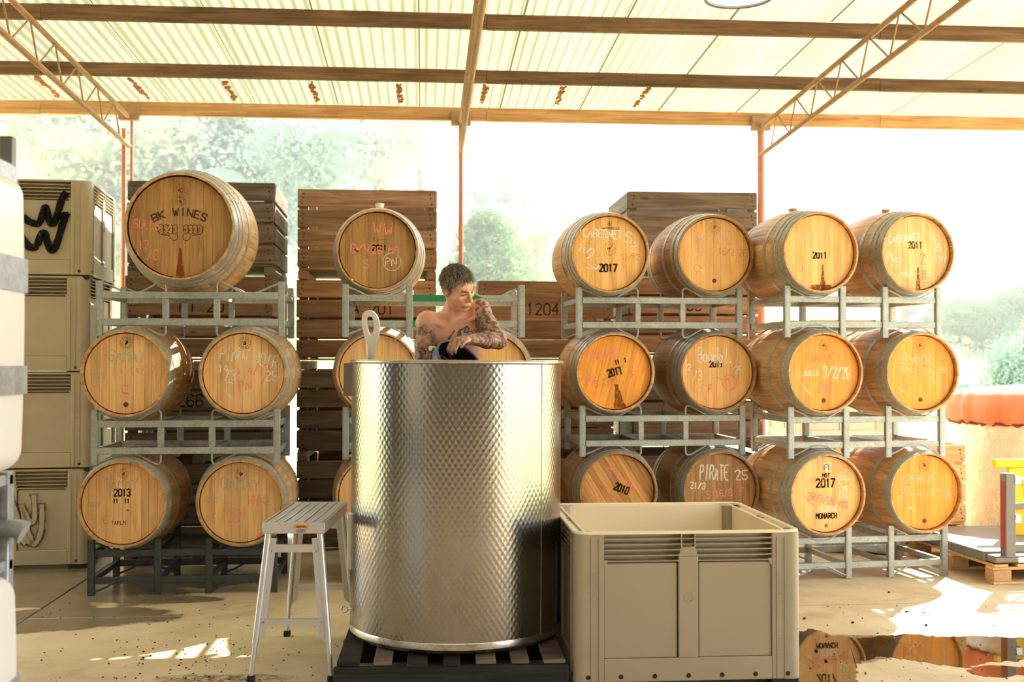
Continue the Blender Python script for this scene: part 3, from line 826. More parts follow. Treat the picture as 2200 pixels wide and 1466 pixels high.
# left stack
b = mk('A1', 'very large branded oak barrel on top of the left rack', place(411, 8.03, rA, 2, 0, dx=.345, dy=-.06, spec='big', dz=.012), rA, 'big', 4, 'head_brown', 'stave', group=None, hoopmat='hoop')
marks(b, [('@arcBK WINES', 0, .215, .135, 'ink_brown', .95, 1.18, .0105), ('P', -.48, .42, .26, 'chalk_pink_faint', 0, 1, .005), ('2 K S', .0, .38, .26, 'chalk_pink_faint', 0, 1, .005),
          ('SULLS 2', -.86, -.02, .16, 'chalk_pink', -6, .8, .0065), ('12', -.76, -.42, .16, 'chalk_pink', 0, .8), ('/6', -.60, -.62, .18, 'chalk_pink', 0, .8, .0065)]
     + crest(0, .68, .13, 'stencil_faint', 5) + crest(0, .48, .09, 'stencil_faint', 9))
fist = []
for s_ in (-1, 1):
    for k in range(4):
        cx = s_ * (.10 + k * .085); fist.append(('@poly', 0, 0, [(cx - .045, .04), (cx - .045, .10), (cx, .125), (cx + .045, .10), (cx + .045, .0), (cx + .03, -.06), (cx - .03, -.06), (cx - .045, .04)], 'ink_brown', 0, 1, .0045))
    fist.append(('@poly', 0, 0, [(s_ * .06, -.06), (s_ * .04, -.13), (s_ * .10, -.19), (s_ * .17, -.15), (s_ * .20, -.08), (s_ * .38, -.07), (s_ * .42, .02), (s_ * .42, .08)], 'ink_brown', 0, 1, .005))
for tx, x in (('HAND', -.385), ('MADE', .07)):
    for i, ch in enumerate(tx): fist.append((ch, x + i * .085, .0, .05, 'ink_brown', 0, 1, .0035))
fist = [(f[0], f[1], f[2] - .08 if not f[0].startswith('@poly') else f[2], [(a, q - .08) for a, q in f[3]] if f[0].startswith('@poly') else f[3], *f[4:]) for f in fist]
marks(b, fist, .0007)
stain(b, 0, -.40, -.93, .05, .17)
b = mk('A2', 'oak barrel chalked GAMAY, middle row left of the left stack', place(402, 8.03, rA, 1, 0), rA, headmat='head_tan', hoops=3, tapz=-.215, hoopmat='galv')
marks(b, crest(.0, .72, .14, 'stencil', 2) + [('GAMAY', -.40, .30, .26, 'chalk_blue', -3, .85), ('20/2', -.80, -.12, .12, 'chalk_blue', 0, .9, .005), ('> 14/12', -.14, -.05, .18, 'chalk_pink', 4, .85, .006), ('C', -.08, -.48, .22, 'chalk_pink', 0, 1, .006), ('@poly', 0, 0, [(.1, -.5), (-.1, -.42), (-.12, -.3), (.05, -.28)], 'chalk_pink', 0, 1, .006)])
b = mk('A3', 'oak barrel chalked PINOT NOIR, middle row right of the left stack', place(402, 8.03, rA, 1, 1), rA, headmat='head_tan', hoops=3, hoopmat='galv')
marks(b, crest(.02, .72, .14, 'stencil', 3) + [('PiNOT', -.56, .32, .30, 'chalk', -7, .60), ('NOIR', .22, .22, .30, 'chalk', -12, .62), ('14', -.58, .02, .20, 'chalk', 0, .8), ('/3', -.42, -.16, .24, 'chalk', 0, .7), ('@line', -.40, -.22, (-.25, -.22), 'chalk'),
          ('> 4/12', -.15, -.06, .22, 'chalk_pink', 4, .75, .007), ('/', .42, -.25, .32, 'chalk_pink', 0, .7, .007), ('25', .50, -.18, .24, 'chalk', 0, .85), ('PN', -.12, -.40, .22, 'chalk_pink', 0, 1, .009), ('@line', -.40, -.44, (-.26, -.62), 'chalk')])
b = mk('A4', 'oak barrel stencilled 2013, lower row left of the left stack', place(397, 8.03, rA, 0, 0), rA, headmat='head_tan', hoops=3, hoopmat='galv', spin=.3)
marks(b, crest(0, .70, .12, 'stencil_faint', 4) + [('GAMAY', -.42, .34, .24, 'chalk_blue', 0, .85, .006), ('2013', -.20, .18, .16, 'stencil', 0, .78, .007), ('11  11', -.22, .02, .09, 'stencil', 0, .9, .006), ('@line', .10, -.14, (.12, -.16), 'stencil'), ('C', -.42, -.47, .20, 'chalk_pink', 8, 1, .009), ('20/2', -.78, -.06, .10, 'chalk_blue', 0, .9, .005), ('TAPLN', -.26, -.48, .08, 'stencil_faint', 0, 1.1, .004)])
b = mk('A5', 'oak barrel chalked GAMAY, lower row right of the left stack', place(397, 8.03, rA, 0, 1), rA, headmat='head_tan', hoops=3, hoopmat='galv', spin=.7)
marks(b, crest(.0, .66, .15, 'stencil_faint', 6) + [('GAMAY', -.46, .32, .28, 'chalk_blue', -4, .85), ('20/2', -.84, .04, .12, 'chalk_blue', -8, .9, .005), ('HH12', .18, -.06, .22, 'chalk_pink', 0, .7, .006), ('25', .50, -.02, .13, 'chalk_blue', 0, .9, .006), ('@ring', -.15, -.30, .17, 'chalk_pink', 0, 1, .006), ('S', -.2, -.38, .15, 'chalk_pink', 0, 1, .006), ('@line', -.60, -.30, (-.52, -.44), 'chalk')])
# stack behind the tank
b = mk('B1', 'pale-hooped oak barrel chalked WW with a white bung, topmost behind the steel tank', place(933, 8.4, rB, 2, 0, 1.29, dy=.1, dx=-.005), rB, headmat='head_brown', hoops=4, bung='bung', hoopmat='galv', stavemat='stave')
marks(b, [('W', -.09, .40, .30, 'chalk_pink', 0, 1.05, .009), ('W', .17, .34, .34, 'chalk_pink', 0, 1.05, .009), ('G/W', -.66, -.06, .22, 'chalk_pink', -2, .95, .010), ('26 MS', -.14, -.08, .17, 'chalk_pink', 0, 1.05, .008), ('S', -.34, -.44, .22, 'chalk_pink', 0, 1, .008),
          ('2011', -.12, .0, .13, 'stencil', 0, .9, .007), ('@ring', .36, -.28, .22, 'chalk', 0, 1, .005), ('PN', .20, -.38, .2, 'chalk', 0, 1, .006), ('@poly', 0, 0, [(-.08, .32), (-.08, .22), (.2, .3), (.22, .2)], 'stencil_faint', 0, 1, .004), ('@poly', 0, 0, [(-.6, -.02), (-.5, .08), (-.45, -.06), (-.58, .02), (-.5, -.02)], 'chalk_pink', 0, 1, .012)])
mk('B2', 'oak barrel in the middle row, left of two behind the tank rim', place(932, 8.5, rB, 1, 0, 1.29), rB, headmat='head_tan', hoops=2, hoopmat='galv')
mk('B3', 'oak barrel in the middle row, seen behind the elbow of the person', place(932, 8.5, rB, 1, 1, 1.29), rB, headmat='head_gold', hoops=3, hoopmat='galv')
marks(BAR['B3'], [('2018', .05, .12, .12, 'stencil', 0, 1, .008)])
mk('B4', 'oak barrel in the bottom row, a sliver seen left of the tank', place(932, 8.5, rB, 0, 0, 1.29), rB, headmat='head_tan', hoops=2, hoopmat='galv')
mk('B5', 'oak barrel in the bottom row, hidden behind the tank', place(932, 8.5, rB, 0, 1, 1.29), rB, headmat='head_tan', hoops=3)
# third stack
b = mk('C1', 'golden oak barrel chalked CABERNET S. and stencilled 2017, top of the third stack', place(1418, 8.75, rC, 2, 0, dx=-.005), rC, headmat='head_gold', hoops=4, hoopmat='galv', stavemat='stave')
marks(b, [('CABERNET', -.68, .42, .21, 'chalk', -3, .78, .010), ('S.', .42, .28, .28, 'chalk', -4, .9, .010), ('24/3', -.82, .08, .17, 'chalk', -22, .8, .007), ('@line', -.62, -.13, (-.50, -.09), 'chalk'), ('25', .55, .04, .15, 'chalk', 6, .9, .006), ('S2/12', .30, -.16, .14, 'chalk_pink_faint', 0, .9, .006),
          ('2017', -.26, -.46, .18, 'stencil', 0, .86, .010), ('@poly', 0, 0, [(-.6, -.36), (-.42, -.44), (-.5, -.3), (-.34, -.42), (-.26, -.30)], 'chalk', 0, 1, .007), ('HAUTEFEUILLE', -.2, .62, .045, 'stencil_faint', 0, 1.1, .003)] + crest(0, .12, .17, 'stencil_faint', 11) + crest(0, .76, .06, 'stencil_faint', 12))
b = mk('C2', 'golden oak barrel faintly chalked GRENACHE with tap hole, top right of the third stack', place(1418, 8.75, rC, 2, 1), rC + R(1), headmat='head_gold', hoops=3, tapz=-.200, hoopmat='galv', stavemat='stave_dark')
marks(b, crest(.02, .70, .15, 'stencil_faint', 13) + [('GRENACHE', -.55, .26, .24, 'chalk_faint', 0, .70, .008), ('SULLS', -.48, .02, .17, 'chalk_faint', 0, .8, .007), ('15/2 26', .10, .0, .18, 'chalk_pink_faint', -3, .8, .007), ('10/5', -.74, -.12, .17, 'chalk_faint', -12, .8, .006), ('@ring', -.45, -.36, .09, 'chalk_pink_faint'), ('@line', -.46, -.44, (-.50, -.62), 'chalk_pink_faint'), ('@line', -.42, -.36, (-.28, -.46), 'chalk')])
b = mk('C3', 'orange oak barrel with tilted head stencilled 2011 and chalked MAAR, middle of the third stack', place(1424, 8.78, rC, 1, 0, dx=.01), rC, headmat='head_amber', hoops=4, headrot=14, stavemat='stave')
marks(b, [('MAAR', -.58, .32, .26, 'chalk_pink', 8, .85, .008), ('2011', -.16, -.12, .18, 'stencil', 14, .72, .009), ('@line', .05, .12, (.14, .14), 'stencil'), ('11  1', .02, .20, .10, 'stencil', 14, .8, .007), ('12/6', -.84, -.16, .15, 'chalk_pink', -16, .8, .008), ('S 23/8', -.50, -.38, .17, 'chalk_pink_faint', 12, .75, .008), ('F', .44, -.16, .20, 'chalk_pink', 0, .9, .010)])
stain(b, .04, -.30, -.90, .10, .32, .10)
b = mk('C4', 'dark-hooped oak barrel chalked Bandol with circled M, middle right of the third stack', place(1424, 8.78, rC, 1, 1), rC + R(1), headmat='head_gold', hoops=4, stavemat='stave_dark')
marks(b, [('Bandol.', -.52, .28, .36, 'chalk', -2, .50, .010), ('2011', -.20, .14, .14, 'stencil', 0, .85, .008), ('22', -.88, .06, .16, 'chalk', -4, .8, .008), ('/3', -.64, -.20, .24, 'chalk', 0, .7, .007), ('25', .46, -.04, .18, 'chalk', 6, .9, .007), ('S 2-11', -.34, -.20, .14, 'chalk_faint', 0, .9, .006),
          ('F', -.24, -.52, .20, 'chalk_pink', 0, .9, .011), ('@ring', .32, -.26, .19, 'chalk_pink', 0, 1, .010), ('M', .23, -.33, .2, 'chalk_pink', 6, .8, .009), ('@line', -.55, -.36, (-.44, -.48), 'chalk')])
b = mk('C5', 'oak barrel with diagonal head boards stencilled 2010, bottom left of the third stack', place(1424, 8.78, rC, 0, 0, dx=.03), rC, headmat='head_striped', hoops=4, headrot=-32, stavemat='stave_dark')
marks(b, [('M', -.28, .44, .22, 'chalk_pink', -10, .8, .007), ('A', -.04, .32, .2, 'chalk_pink', -25, .8, .007), ('A', .14, .20, .2, 'chalk_pink', -25, .8, .007), ('R', .32, .04, .24, 'chalk_pink', -25, .8, .007), ('2010', -.10, .06, .18, 'stencil', -22, .72, .009), ('@poly', 0, 0, [(-.2, -.1), (0, -.2), (.05, -.3), (.3, -.1)], 'chalk_pink_faint', 0, 1, .007)])
b = mk('C6', 'weathered oak barrel chalked PIRATE 25, bottom right of the third stack', place(1424, 8.78, rC, 0, 1, dx=.02), rC + R(1), headmat='head_brown', hoops=4, stavemat='stave_dark')
marks(b, [('PIRATE', -.54, .28, .38, 'chalk', -2, .44, .010), ('25', .40, .26, .24, 'chalk', 0, 1, .010), ('21/3', -.80, .06, .16, 'chalk', -5, .85, .008), ('S 16/8', -.36, -.20, .18, 'chalk_pink', 4, .85, .008), ('F', .52, -.14, .20, 'chalk_pink', 0, .9, .010)])
# fourth stack
b = mk('D1', 'oak barrel with grey hoops, wine stain and chalked MAAR, top left of the far-right stack', place(1856, 8.6, rD, 2, 0, 1.22, dx=-.01, dz=-.01), rD + R(1.5), headmat='head_gold', hoops=4, bung='bung_wood', stavemat='stave')
marks(b, [('MAAR', -.62, .24, .32, 'chalk_faint', 0, .80, .009), ('2011', -.16, -.14, .15, 'stencil', 0, .85, .008), ('LT', -.1, .06, .12, 'chalk_faint', 0, 1, .006), ('@line', -.12, .02, (.12, .02), 'chalk'), ('11', -.50, -.24, .14, 'chalk_pink_faint', 0, .8, .006), ('1', -.46, -.50, .16, 'chalk_pink', 0, .5, .009)])
stain(b, .10, -.30, -.92, .04, .16); stain(b, .06, -.80, -.93, .50, .80)
b = mk('D2', 'brown-headed oak barrel chalked CABERNET S. with tally marks, top right of the far-right stack', place(1856, 8.6, rD, 2, 1, 1.22, dx=-.01, dz=-.0), rD + R(1), headmat='head_tan', hoops=4, bung='bung_wood', stavemat='stave')
marks(b, [('CABERNET', -.74, .24, .17, 'chalk', 6, .84, .009), ('S.', .42, .30, .16, 'chalk', 0, 1, .007), ('2011', -.20, .12, .16, 'stencil_faint', 0, .8, .009), ('25', .50, .06, .17, 'chalk', 4, .9, .007), ('24', -.82, -.16, .16, 'chalk', -8, .8, .006), ('/5', -.66, -.34, .2, 'chalk', 0, .8, .006), ('SS', .28, -.24, .15, 'chalk_faint', 0, .9, .006), ('11/2', .54, -.20, .15, 'chalk', 0, .7, .006),
          ('2', .14, -.28, .28, 'chalk_pink', 0, .6, .010), ('B', .18, -.62, .18, 'chalk_pink', 0, .9, .010), ('@line', .12, -.68, (.40, -.64), 'chalk_pink'), ('@line', .16, -.76, (.38, -.73), 'chalk_pink')] + [('@line', -.34 + i * .05, -.48, (-.28 + i * .05, -.62), 'chalk') for i in range(-1, 5)])
stain(b, .06, -.36, -.92, .05, .14)
b = mk('D3', 'amber oak barrel chalked 9/2/26 and PN, middle left of the far-right stack', place(1862, 8.62, rD, 1, 0, 1.22), rD + R(1.5), headmat='head_amber', hoops=3, tapz=-.205, hoopmat='galv', stavemat='stave')
marks(b, crest(.0, .68, .14, 'stencil_faint', 15) + [('PINOT', -.48, .26, .24, 'chalk_pink_faint', 0, .62, .008), ('N.N', .10, .28, .20, 'chalk_pink_faint', 6, .8, .007), ('@line', -.46, .26, (.30, .46), 'chalk_pink_faint'), ('14', -.86, -.08, .14, 'chalk_faint', -10, .8, .006), ('/3', -.74, -.28, .22, 'chalk_faint', 0, .8, .006), ('SULLS', -.54, -.07, .12, 'chalk', 0, .9, .006),
          ('9/2/26', -.02, -.12, .28, 'chalk', -3, .58, .008), ('PN', -.12, -.52, .26, 'chalk_pink', 0, .9, .010), ('@line', -.56, -.34, (-.36, -.54), 'chalk'), ('@line', .33, -.14, (.40, -.26), 'chalk_faint')])
b = mk('D4', 'amber oak barrel with struck-through GRENACHE, middle right of the far-right stack', place(1862, 8.62, rD, 1, 1, 1.22), rD + R(1), headmat='head_amber', hoops=3, tapz=-.205, hoopmat='galv', stavemat='stave')
marks(b, crest(.0, .70, .15, 'stencil_faint', 16) + [('GRENACHE', -.60, .22, .22, 'chalk_faint', 0, .74, .008), ('@line', -.45, .50, (.15, .02), 'chalk_faint'), ('SULLS', -.58, .0, .15, 'chalk_faint', 0, .85, .007), ('10/2', -.04, -.02, .16, 'chalk_faint', -14, .85, .007), ('25', .52, .0, .14, 'chalk_faint', 0, .9, .006), ('/16', .20, -.22, .18, 'chalk_faint', -10, .8, .006), ('@line', -.60, -.40, (-.42, -.52), 'chalk')])
b = mk('D5', 'oak barrel stencilled 2017 and MONARCH with square logo, bottom left of the far-right stack', place(1866, 8.62, rD, 0, 0, 1.22), rD + R(1.5), headmat='head_gold', hoops=4, hoopmat='galv', stavemat='stave')
marks(b, [('2017', -.26, .18, .20, 'stencil', 0, .84, .010), ('MGT', -.10, .43, .085, 'stencil', 0, 1.1, .005), ('MONARCH', -.27, -.60, .125, 'stencil', 0, .84, .0065), ('MERGE', -.24, -.42, .12, 'chalk', 0, 1.2, .006), ('@ring', .52, .36, .19, 'chalk', 0, 1, .005), ('PN', .40, .28, .17, 'chalk', 0, .9, .006), ('25', .42, .06, .13, 'chalk', 0, .9, .006),
          ('515', .34, -.10, .14, 'chalk', -8, .8, .006), ('8/3', -.84, -.10, .18, 'chalk_faint', -18, .8, .006), ('28/7/26 MS', -.52, -.10, .17, 'chalk_pink', -14, .85, .010), ('@line', -.52, -.12, (-.32, -.26), 'chalk_pink'), ('SM 26', -.44, .30, .12, 'chalk_pink_faint', 0, .9, .006)] + crest(0, -.78, .045, 'stencil_faint', 18))
lg = MB(); u = b['_Rh']; lg.box(-.075 * u, .095 * u, 0, .0004, .58 * u, .77 * u)
put('logo_label', lg.mesh('logo_label', (M['white_label'],), 0), b, (0, face_y(b) - .0012, b['_R']), label='small square white logo')
lg = MB()
for pts in ([(-.05, .60), (-.05, .75), (.01, .66), (.07, .75), (.07, .60)],): lg.ribbon([(p[0] * u, p[1] * u) for p in pts], .0085)
lg.ribbon([(-.02 * u, .745 * u), (.04 * u, .745 * u)], .006)
put('stencil_marking', lg.mesh('stencil_marking', (M['ink'],), 0), b, (0, face_y(b) - .0018, b['_R']))
b = mk('D6', 'bright orange oak barrel with struck-through GRENACHE, bottom right of the far-right stack', place(1866, 8.62, rD, 0, 1, 1.22, dx=.01), rD + R(1), headmat='head_amber', hoops=2, tapz=-.215, hoopmat='galv', stavemat='stave')
marks(b, crest(.0, .68, .15, 'stencil_faint', 17) + [('GRENACHE', -.58, .24, .20, 'chalk_faint', 0, .76, .008), ('@line', .02, .22, (.30, .50), 'chalk_faint'), ('SULLS', -.64, .0, .17, 'chalk_faint', -8, .85, .007), ('10/2/26', .04, -.04, .19, 'chalk_faint', -14, .72, .007), ('11/2', -.74, -.22, .16, 'chalk_faint', 0, .7, .006), ('@line', -.46, -.34, (-.30, -.44), 'chalk')])
# ================================================================== WOODEN CRATES
CW, CD, CH = 1.20, 1.10, .775
def board_mesh(L, H, mat, nails=True):
    mb = MB(); mb.box(-L / 2, L / 2, -.009, .009, -H / 2, H / 2, .003)
    if nails:
        mb.cur = 1
        for sx in (-1, 1):
            for dz, dx in ((-.3, .035), (.25, .05), (.02, .045)):
                x, z = sx * (L / 2 - dx), dz * H; mb.add([(x - .006, -.0096, z - .006), (x + .006, -.0096, z - .006), (x + .006, -.0096, z + .006), (x - .006, -.0096, z + .006)], [(0, 1, 2, 3)])
    return mb.mesh('board', (M[mat], M['ink']), 30)
def crate(label, loc, rz, mat='crate', num=None, numx=-.05, group=None, cloth=False, gaps=1.0):
    t = thing('wooden_crate', label, 'crate', loc, rz, group)
    bw = .150; g = .026
    fb = cached(('cb', mat, 0), lambda: board_mesh(CW - .02, bw, mat)); sb = cached(('cb', mat, 1), lambda: board_mesh(CD - .05, bw, mat))
    po = cached(('cp', mat), lambda: MB().box(-.035, .035, -.035, .035, 0, CH - .09, .004).mesh('corner_post', (M[mat],)))
    bt = cached(('cbt', mat), lambda: board_mesh(CW - .03, .12, mat, False)); sk = cached(('csk', mat), lambda: MB().box(-.04, .04, 0, CD, 0, .075, .004).mesh('skid', (M[mat],)))
    rg_ = random.Random(hash_str(label))
    for i in range(4):
        z = .105 + bw / 2 + i * (bw + (CH - .108 - 4 * bw) / 3.0)
        j = lambda: rg_.uniform(-.004, .004)
        put('board', fb, t, (j(), .010, z + j()), (0, rg_.uniform(-.004, .004), 0))
        put('board', fb, t, (j(), CD - .010, z + j()), (0, 0, pi))
        put('board', sb, t, (-CW / 2 + .012, CD / 2, z + j()), (0, 0, -pi / 2)); put('board', sb, t, (CW / 2 - .012, CD / 2, z + j()), (0, 0, pi / 2))
    for sx in (-1, 1):
        for y in (.06, CD - .06): put('corner_post', po, t, (sx * (CW / 2 - .060), y, .085))
    for i in range(8): put('floor_board', bt, t, (0, .07 + i * (CD - .14) / 7, .088), (pi / 2, 0, 0))
    for x in (-CW / 2 + .05, 0, CW / 2 - .05): put('skid', sk, t, (x, 0, 0))
    if num:
        mb = MB(); letters(mb, num, 0, 0, .095, .010, 0, 1.0, 0.0, curve=False)
        put('stencil_number', mb.mesh('stencil_number', (M['stencil'],), 0), t, (numx, -.0008, .105 + 2.5 * bw + 2 * .022 - .045 if num != '12211' else 0))
    return t
def cpos(px, d, z): x, y = XY(px, d); return (x, y, z)
Z = lambda k: k * CH + .001 * k
crate('weathered timber crate on top of the stack behind the big barrel', cpos(431, 9.4, Z(3)), R(1), 'crate_grey')
crate('timber crate second from top behind the big barrel, its lettering half hidden', cpos(426, 9.38, Z(2)), R(0), 'crate', 'MT 20', -.15)
crate('timber crate third from top behind the two middle barrels of the left stack, numbered 266', cpos(425, 9.45, Z(1)), R(-1), 'crate_grey', '266', -.16)
crate('lowest timber crate behind the left barrel stack', cpos(425, 9.45, Z(0)), R(0), 'crate_grey', '107', -.02)
crate('timber crate on top of the stack behind the WW barrel, numbered 1221', cpos(789, 9.83, Z(3)), R(1), 'crate', '1221', -.12)
crate('timber crate second from top behind the WW barrel', cpos(787, 9.83, Z(2)), R(0), 'crate', 'A 201', -.12)
crate('dark timber crate second from the ground behind the shovel handle', cpos(788, 9.83, Z(1)), R(0.6), 'crate_grey')
crate('lowest timber crate behind the work platform', cpos(788, 9.83, Z(0)), R(0), 'crate_grey')
for k, (lb, nm_) in enumerate((('lowest timber crate of the stack behind the steel tank', None), ('middle timber crate of the stack behind the person', None), ('timber crate numbered 1204, topmost behind the person', '1204'))):
    crate(lb, cpos(1174, 10.0, Z(k)), R(-.5), 'crate', nm_, -.17)
crate('dark timber crate at the very top behind the third barrel stack', cpos(1490, 10.3, Z(3) + .05), R(0), 'crate_grey')
crate('timber crate numbered 365, second from top behind the third barrel stack', cpos(1492, 10.3, Z(2) + .05), R(0.5), 'crate', '365', -.14)
crate('timber crate second from the ground behind the third barrel stack', cpos(1500, 10.3, Z(1) + .05), R(0), 'crate_grey')
crate('lowest timber crate behind the third barrel stack', cpos(1500, 10.3, .001), R(0), 'crate_grey')
crate('pale timber crate on the floor behind the bottom right barrel', cpos(1935, 9.95, .12), R(2), 'crate_pale')

# pallets
def pallet(label, loc, rz, mat='crate_pale', blockmat='block', W=1.2, D=1.0, H=.145, n=7, group=None):
    t = thing('wooden_pallet', label, 'pallet', loc, rz, group)
    for y in (.05, D / 2, D - .05): MB().box(-W / 2, W / 2, y - .05, y + .05, 0, .022, .003).build('bottom_board', M[mat], t)
    for y in (.06, D / 2, D - .06):
        for x in (-W / 2 + .07, 0, W / 2 - .07): MB().box(x - .07, x + .07, y - .06, y + .06, .022, H - .044, .004).build('block', M[blockmat], t)
        MB().box(-W / 2, W / 2, y - .05, y + .05, H - .044, H - .022, .003).build('cross_board', M[mat], t)
    for i in range(n):
        x = -W / 2 + .06 + i * (W - .12) / (n - 1); MB().box(x - .055, x + .055, 0, D, H - .022, H, .003).build('top_board', M[mat], t)
    return t
x, y = XY(1925, 9.93); pallet('pale pallet under the sunlit crate', (x, y, 0), R(2), H=.12)

# ================================================================== PLASTIC HARVEST BINS
BW, BH = 1.15, .78
def bin_meshes(W, mat):
    h = W / 2; body = MB()
    # walls, base, corner columns
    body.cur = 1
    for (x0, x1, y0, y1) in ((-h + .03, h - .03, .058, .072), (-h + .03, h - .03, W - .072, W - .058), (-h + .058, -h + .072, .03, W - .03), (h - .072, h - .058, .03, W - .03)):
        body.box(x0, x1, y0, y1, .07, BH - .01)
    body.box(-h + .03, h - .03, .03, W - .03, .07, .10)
    body.cur = 0
    for sx in (-1, 1):
        for sy in (0, 1):
            loft(body, [(rrect(.06, .06, .048, 6, sx * (h - .06), .06 if sy == 0 else W - .06), z) for z in (.035, BH - .012)])
    # each face, built on the front (-y) and turned round
    def face(mb):
        yb = .066
        for sx in (-1, 1):
            mb.box(sx * (h - .055), sx * (h - .150), .001, yb, .035, BH - .012, .004)       # corner flange
            for gx in (.085, .125): mb.box(sx * (h - gx) - .0015, sx * (h - gx) + .0015, -.003, .003, .04, BH - .035)
            mb.box(sx * .055, sx * (h - .150), .012, yb, .15, .622, .004)                  # lower panel
            # sloped shoulder under the louvres
            mb.add([(sx * (h - .150), .001, .60), (sx * (h - .150), .001, .64), (sx * (h - .172), .001, .64), (sx * (h - .172), yb, .64), (sx * (h - .150), yb, .60)], [(0, 1, 2)])
            for cz in (.18, .52):
                for q in range(9):
                    for gx in (.068, .105): mb.box(sx * (h - gx) - .009, sx * (h - gx) + .009, -.0015, .002, cz + q * .013 - .05, cz + q * .013 - .046)
        mb.box(-h + .15, h - .15, .001, yb, .035, .15, .004)                               # bottom beam
        mb.box(-.05, .05, .001, yb, .15, .655, .004)                                       # middle column
        mb.add([(-.05, .001, .655), (.05, .001, .655), (.034, .001, .70), (-.034, .001, .70)], [(0, 1, 2, 3)])
        for r_ in (.022,):
            mb.tube([(r_ * math.cos(a * pi / 10), .000, .45 + r_ * math.sin(a * pi / 10)) for a in range(20)], .0014, 4, closed=True)
            mb.tube([((h - .105) + r_ * math.cos(a * pi / 10), .000, .44 + r_ * math.sin(a * pi / 10)) for a in range(20)], .0012, 4, closed=True)
            mb.tube([(-(h - .105) + r_ * math.cos(a * pi / 10), .000, .44 + r_ * math.sin(a * pi / 10)) for a in range(20)], .0012, 4, closed=True)
    for q in range(4):
        st = len(body.v); face(body)
        body.xf(Matrix.Translation((0, h, 0)) @ Matrix.Rotation(q * pi / 2, 4, 'Z') @ Matrix.Translation((0, -h, 0)), st)
    rim = MB()
    n = 6; o_ = rrect(h, h, .062, n, 0, h); i_ = rrect(h - .026, h - .026, .045, n, 0, h); i2 = rrect(h - .052, h - .052, .035, n, 0, h); N = len(o_)
    rings = [(o_, BH - .014), (o_, BH - .003), ([( (a[0] * .9 + b_[0] * .1), (a[1] * .9 + b_[1] * .1)) for a, b_ in zip(o_, i_)], BH), ([( (a[0] * .2 + b_[0] * .8), (a[1] * .2 + b_[1] * .8)) for a, b_ in zip(o_, i_)], BH), (i_, BH - .004), (i_, BH - .016), (i2, BH - .018), (i2, BH - .06)]
    loft(rim, rings, cap=False)
    rib = MB(); rib.box(-h + .15, -.034, .001, .060, -.003, .003, .001); rib.box(.034, h - .15, .001, .060, -.003, .003, .001); rib.box(-.034, .034, .003, .06, -.002, .002)
    div = MB(); 
    for sx in (-1, 1): div.box(sx * .034 - .003, sx * .034 + .003, .001, .06, .70, BH - .012)
    plug = MB(); plug.lathe([(0, -.003), (.010, -.003), (.012, .001)], 16, 'y')
    foot = MB(); foot.box(0, .14, 0, .14, 0, .036, .004)
    mats = lambda: (M[mat],)
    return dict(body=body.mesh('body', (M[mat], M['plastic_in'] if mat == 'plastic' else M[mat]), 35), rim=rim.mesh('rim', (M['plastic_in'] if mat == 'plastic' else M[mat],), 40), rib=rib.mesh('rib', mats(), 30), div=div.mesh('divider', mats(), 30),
                plug=plug.mesh('plug', (M['black'],), 40), foot=foot.mesh('foot', (M['black'],), 30))
def hbin(label, loc, rz, mat='plastic', plugs=(-.505, -.34, -.17, 0, .17, .34, .505), group=None, lid=False):
    t = thing('harvest_bin', label, 'bin', loc, rz, group); ms = cached(('bin', mat), lambda: bin_meshes(BW, mat)); h = BW / 2
    put('body', ms['body'], t); put('rim', ms['rim'], t)
    for q in range(4):
        rot = Matrix.Rotation(q * pi / 2, 4, 'Z'); base = Vector((0, h, 0)) + rot @ Vector((0, -h, 0))
        for k in range(5): put('rib', ms['rib'], t, (base.x, base.y, BH - .038 - k * .0275), (0, 0, q * pi / 2))
        put('divider', ms['div'], t, (base.x, base.y, 0), (0, 0, q * pi / 2))
        for px_ in plugs:
            p = base + rot @ Vector((px_, 0, .062)); put('plug', ms['plug'], t, p, (0, 0, q * pi / 2))
    for sx, sy, r_ in ((-1, 0, 0), (1, 0, pi / 2), (1, 1, pi), (-1, 1, -pi / 2)):
        put('foot', ms['foot'], t, (sx * (h - .01), .01 if sy == 0 else BW - .01, 0), (0, 0, r_))
    return t
p0 = G(1472, 1463); x, y = XY(1478, 5.72)
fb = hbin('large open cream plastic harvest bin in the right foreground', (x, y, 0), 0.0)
bx = []
c0 = XY(190, 9.0); RB = R(5)
for k, lb in enumerate(('weathered cream bin at the bottom of the left stack, a big peeling W on it', 'weathered cream bin second from the ground in the left stack', 'weathered cream bin third from the ground in the left stack', 'weathered cream bin on top of the left stack with black sprayed letters')):
    j = (0.0, .02, -.015, .01)[k]
    cx = c0[0] - BW / 2 * math.cos(RB) + j; cy = c0[1] - BW / 2 * math.sin(RB)
    bx.append(hbin(lb, (cx, cy, k * .757), RB, 'plastic_dirty', plugs=(-.49, .49)))
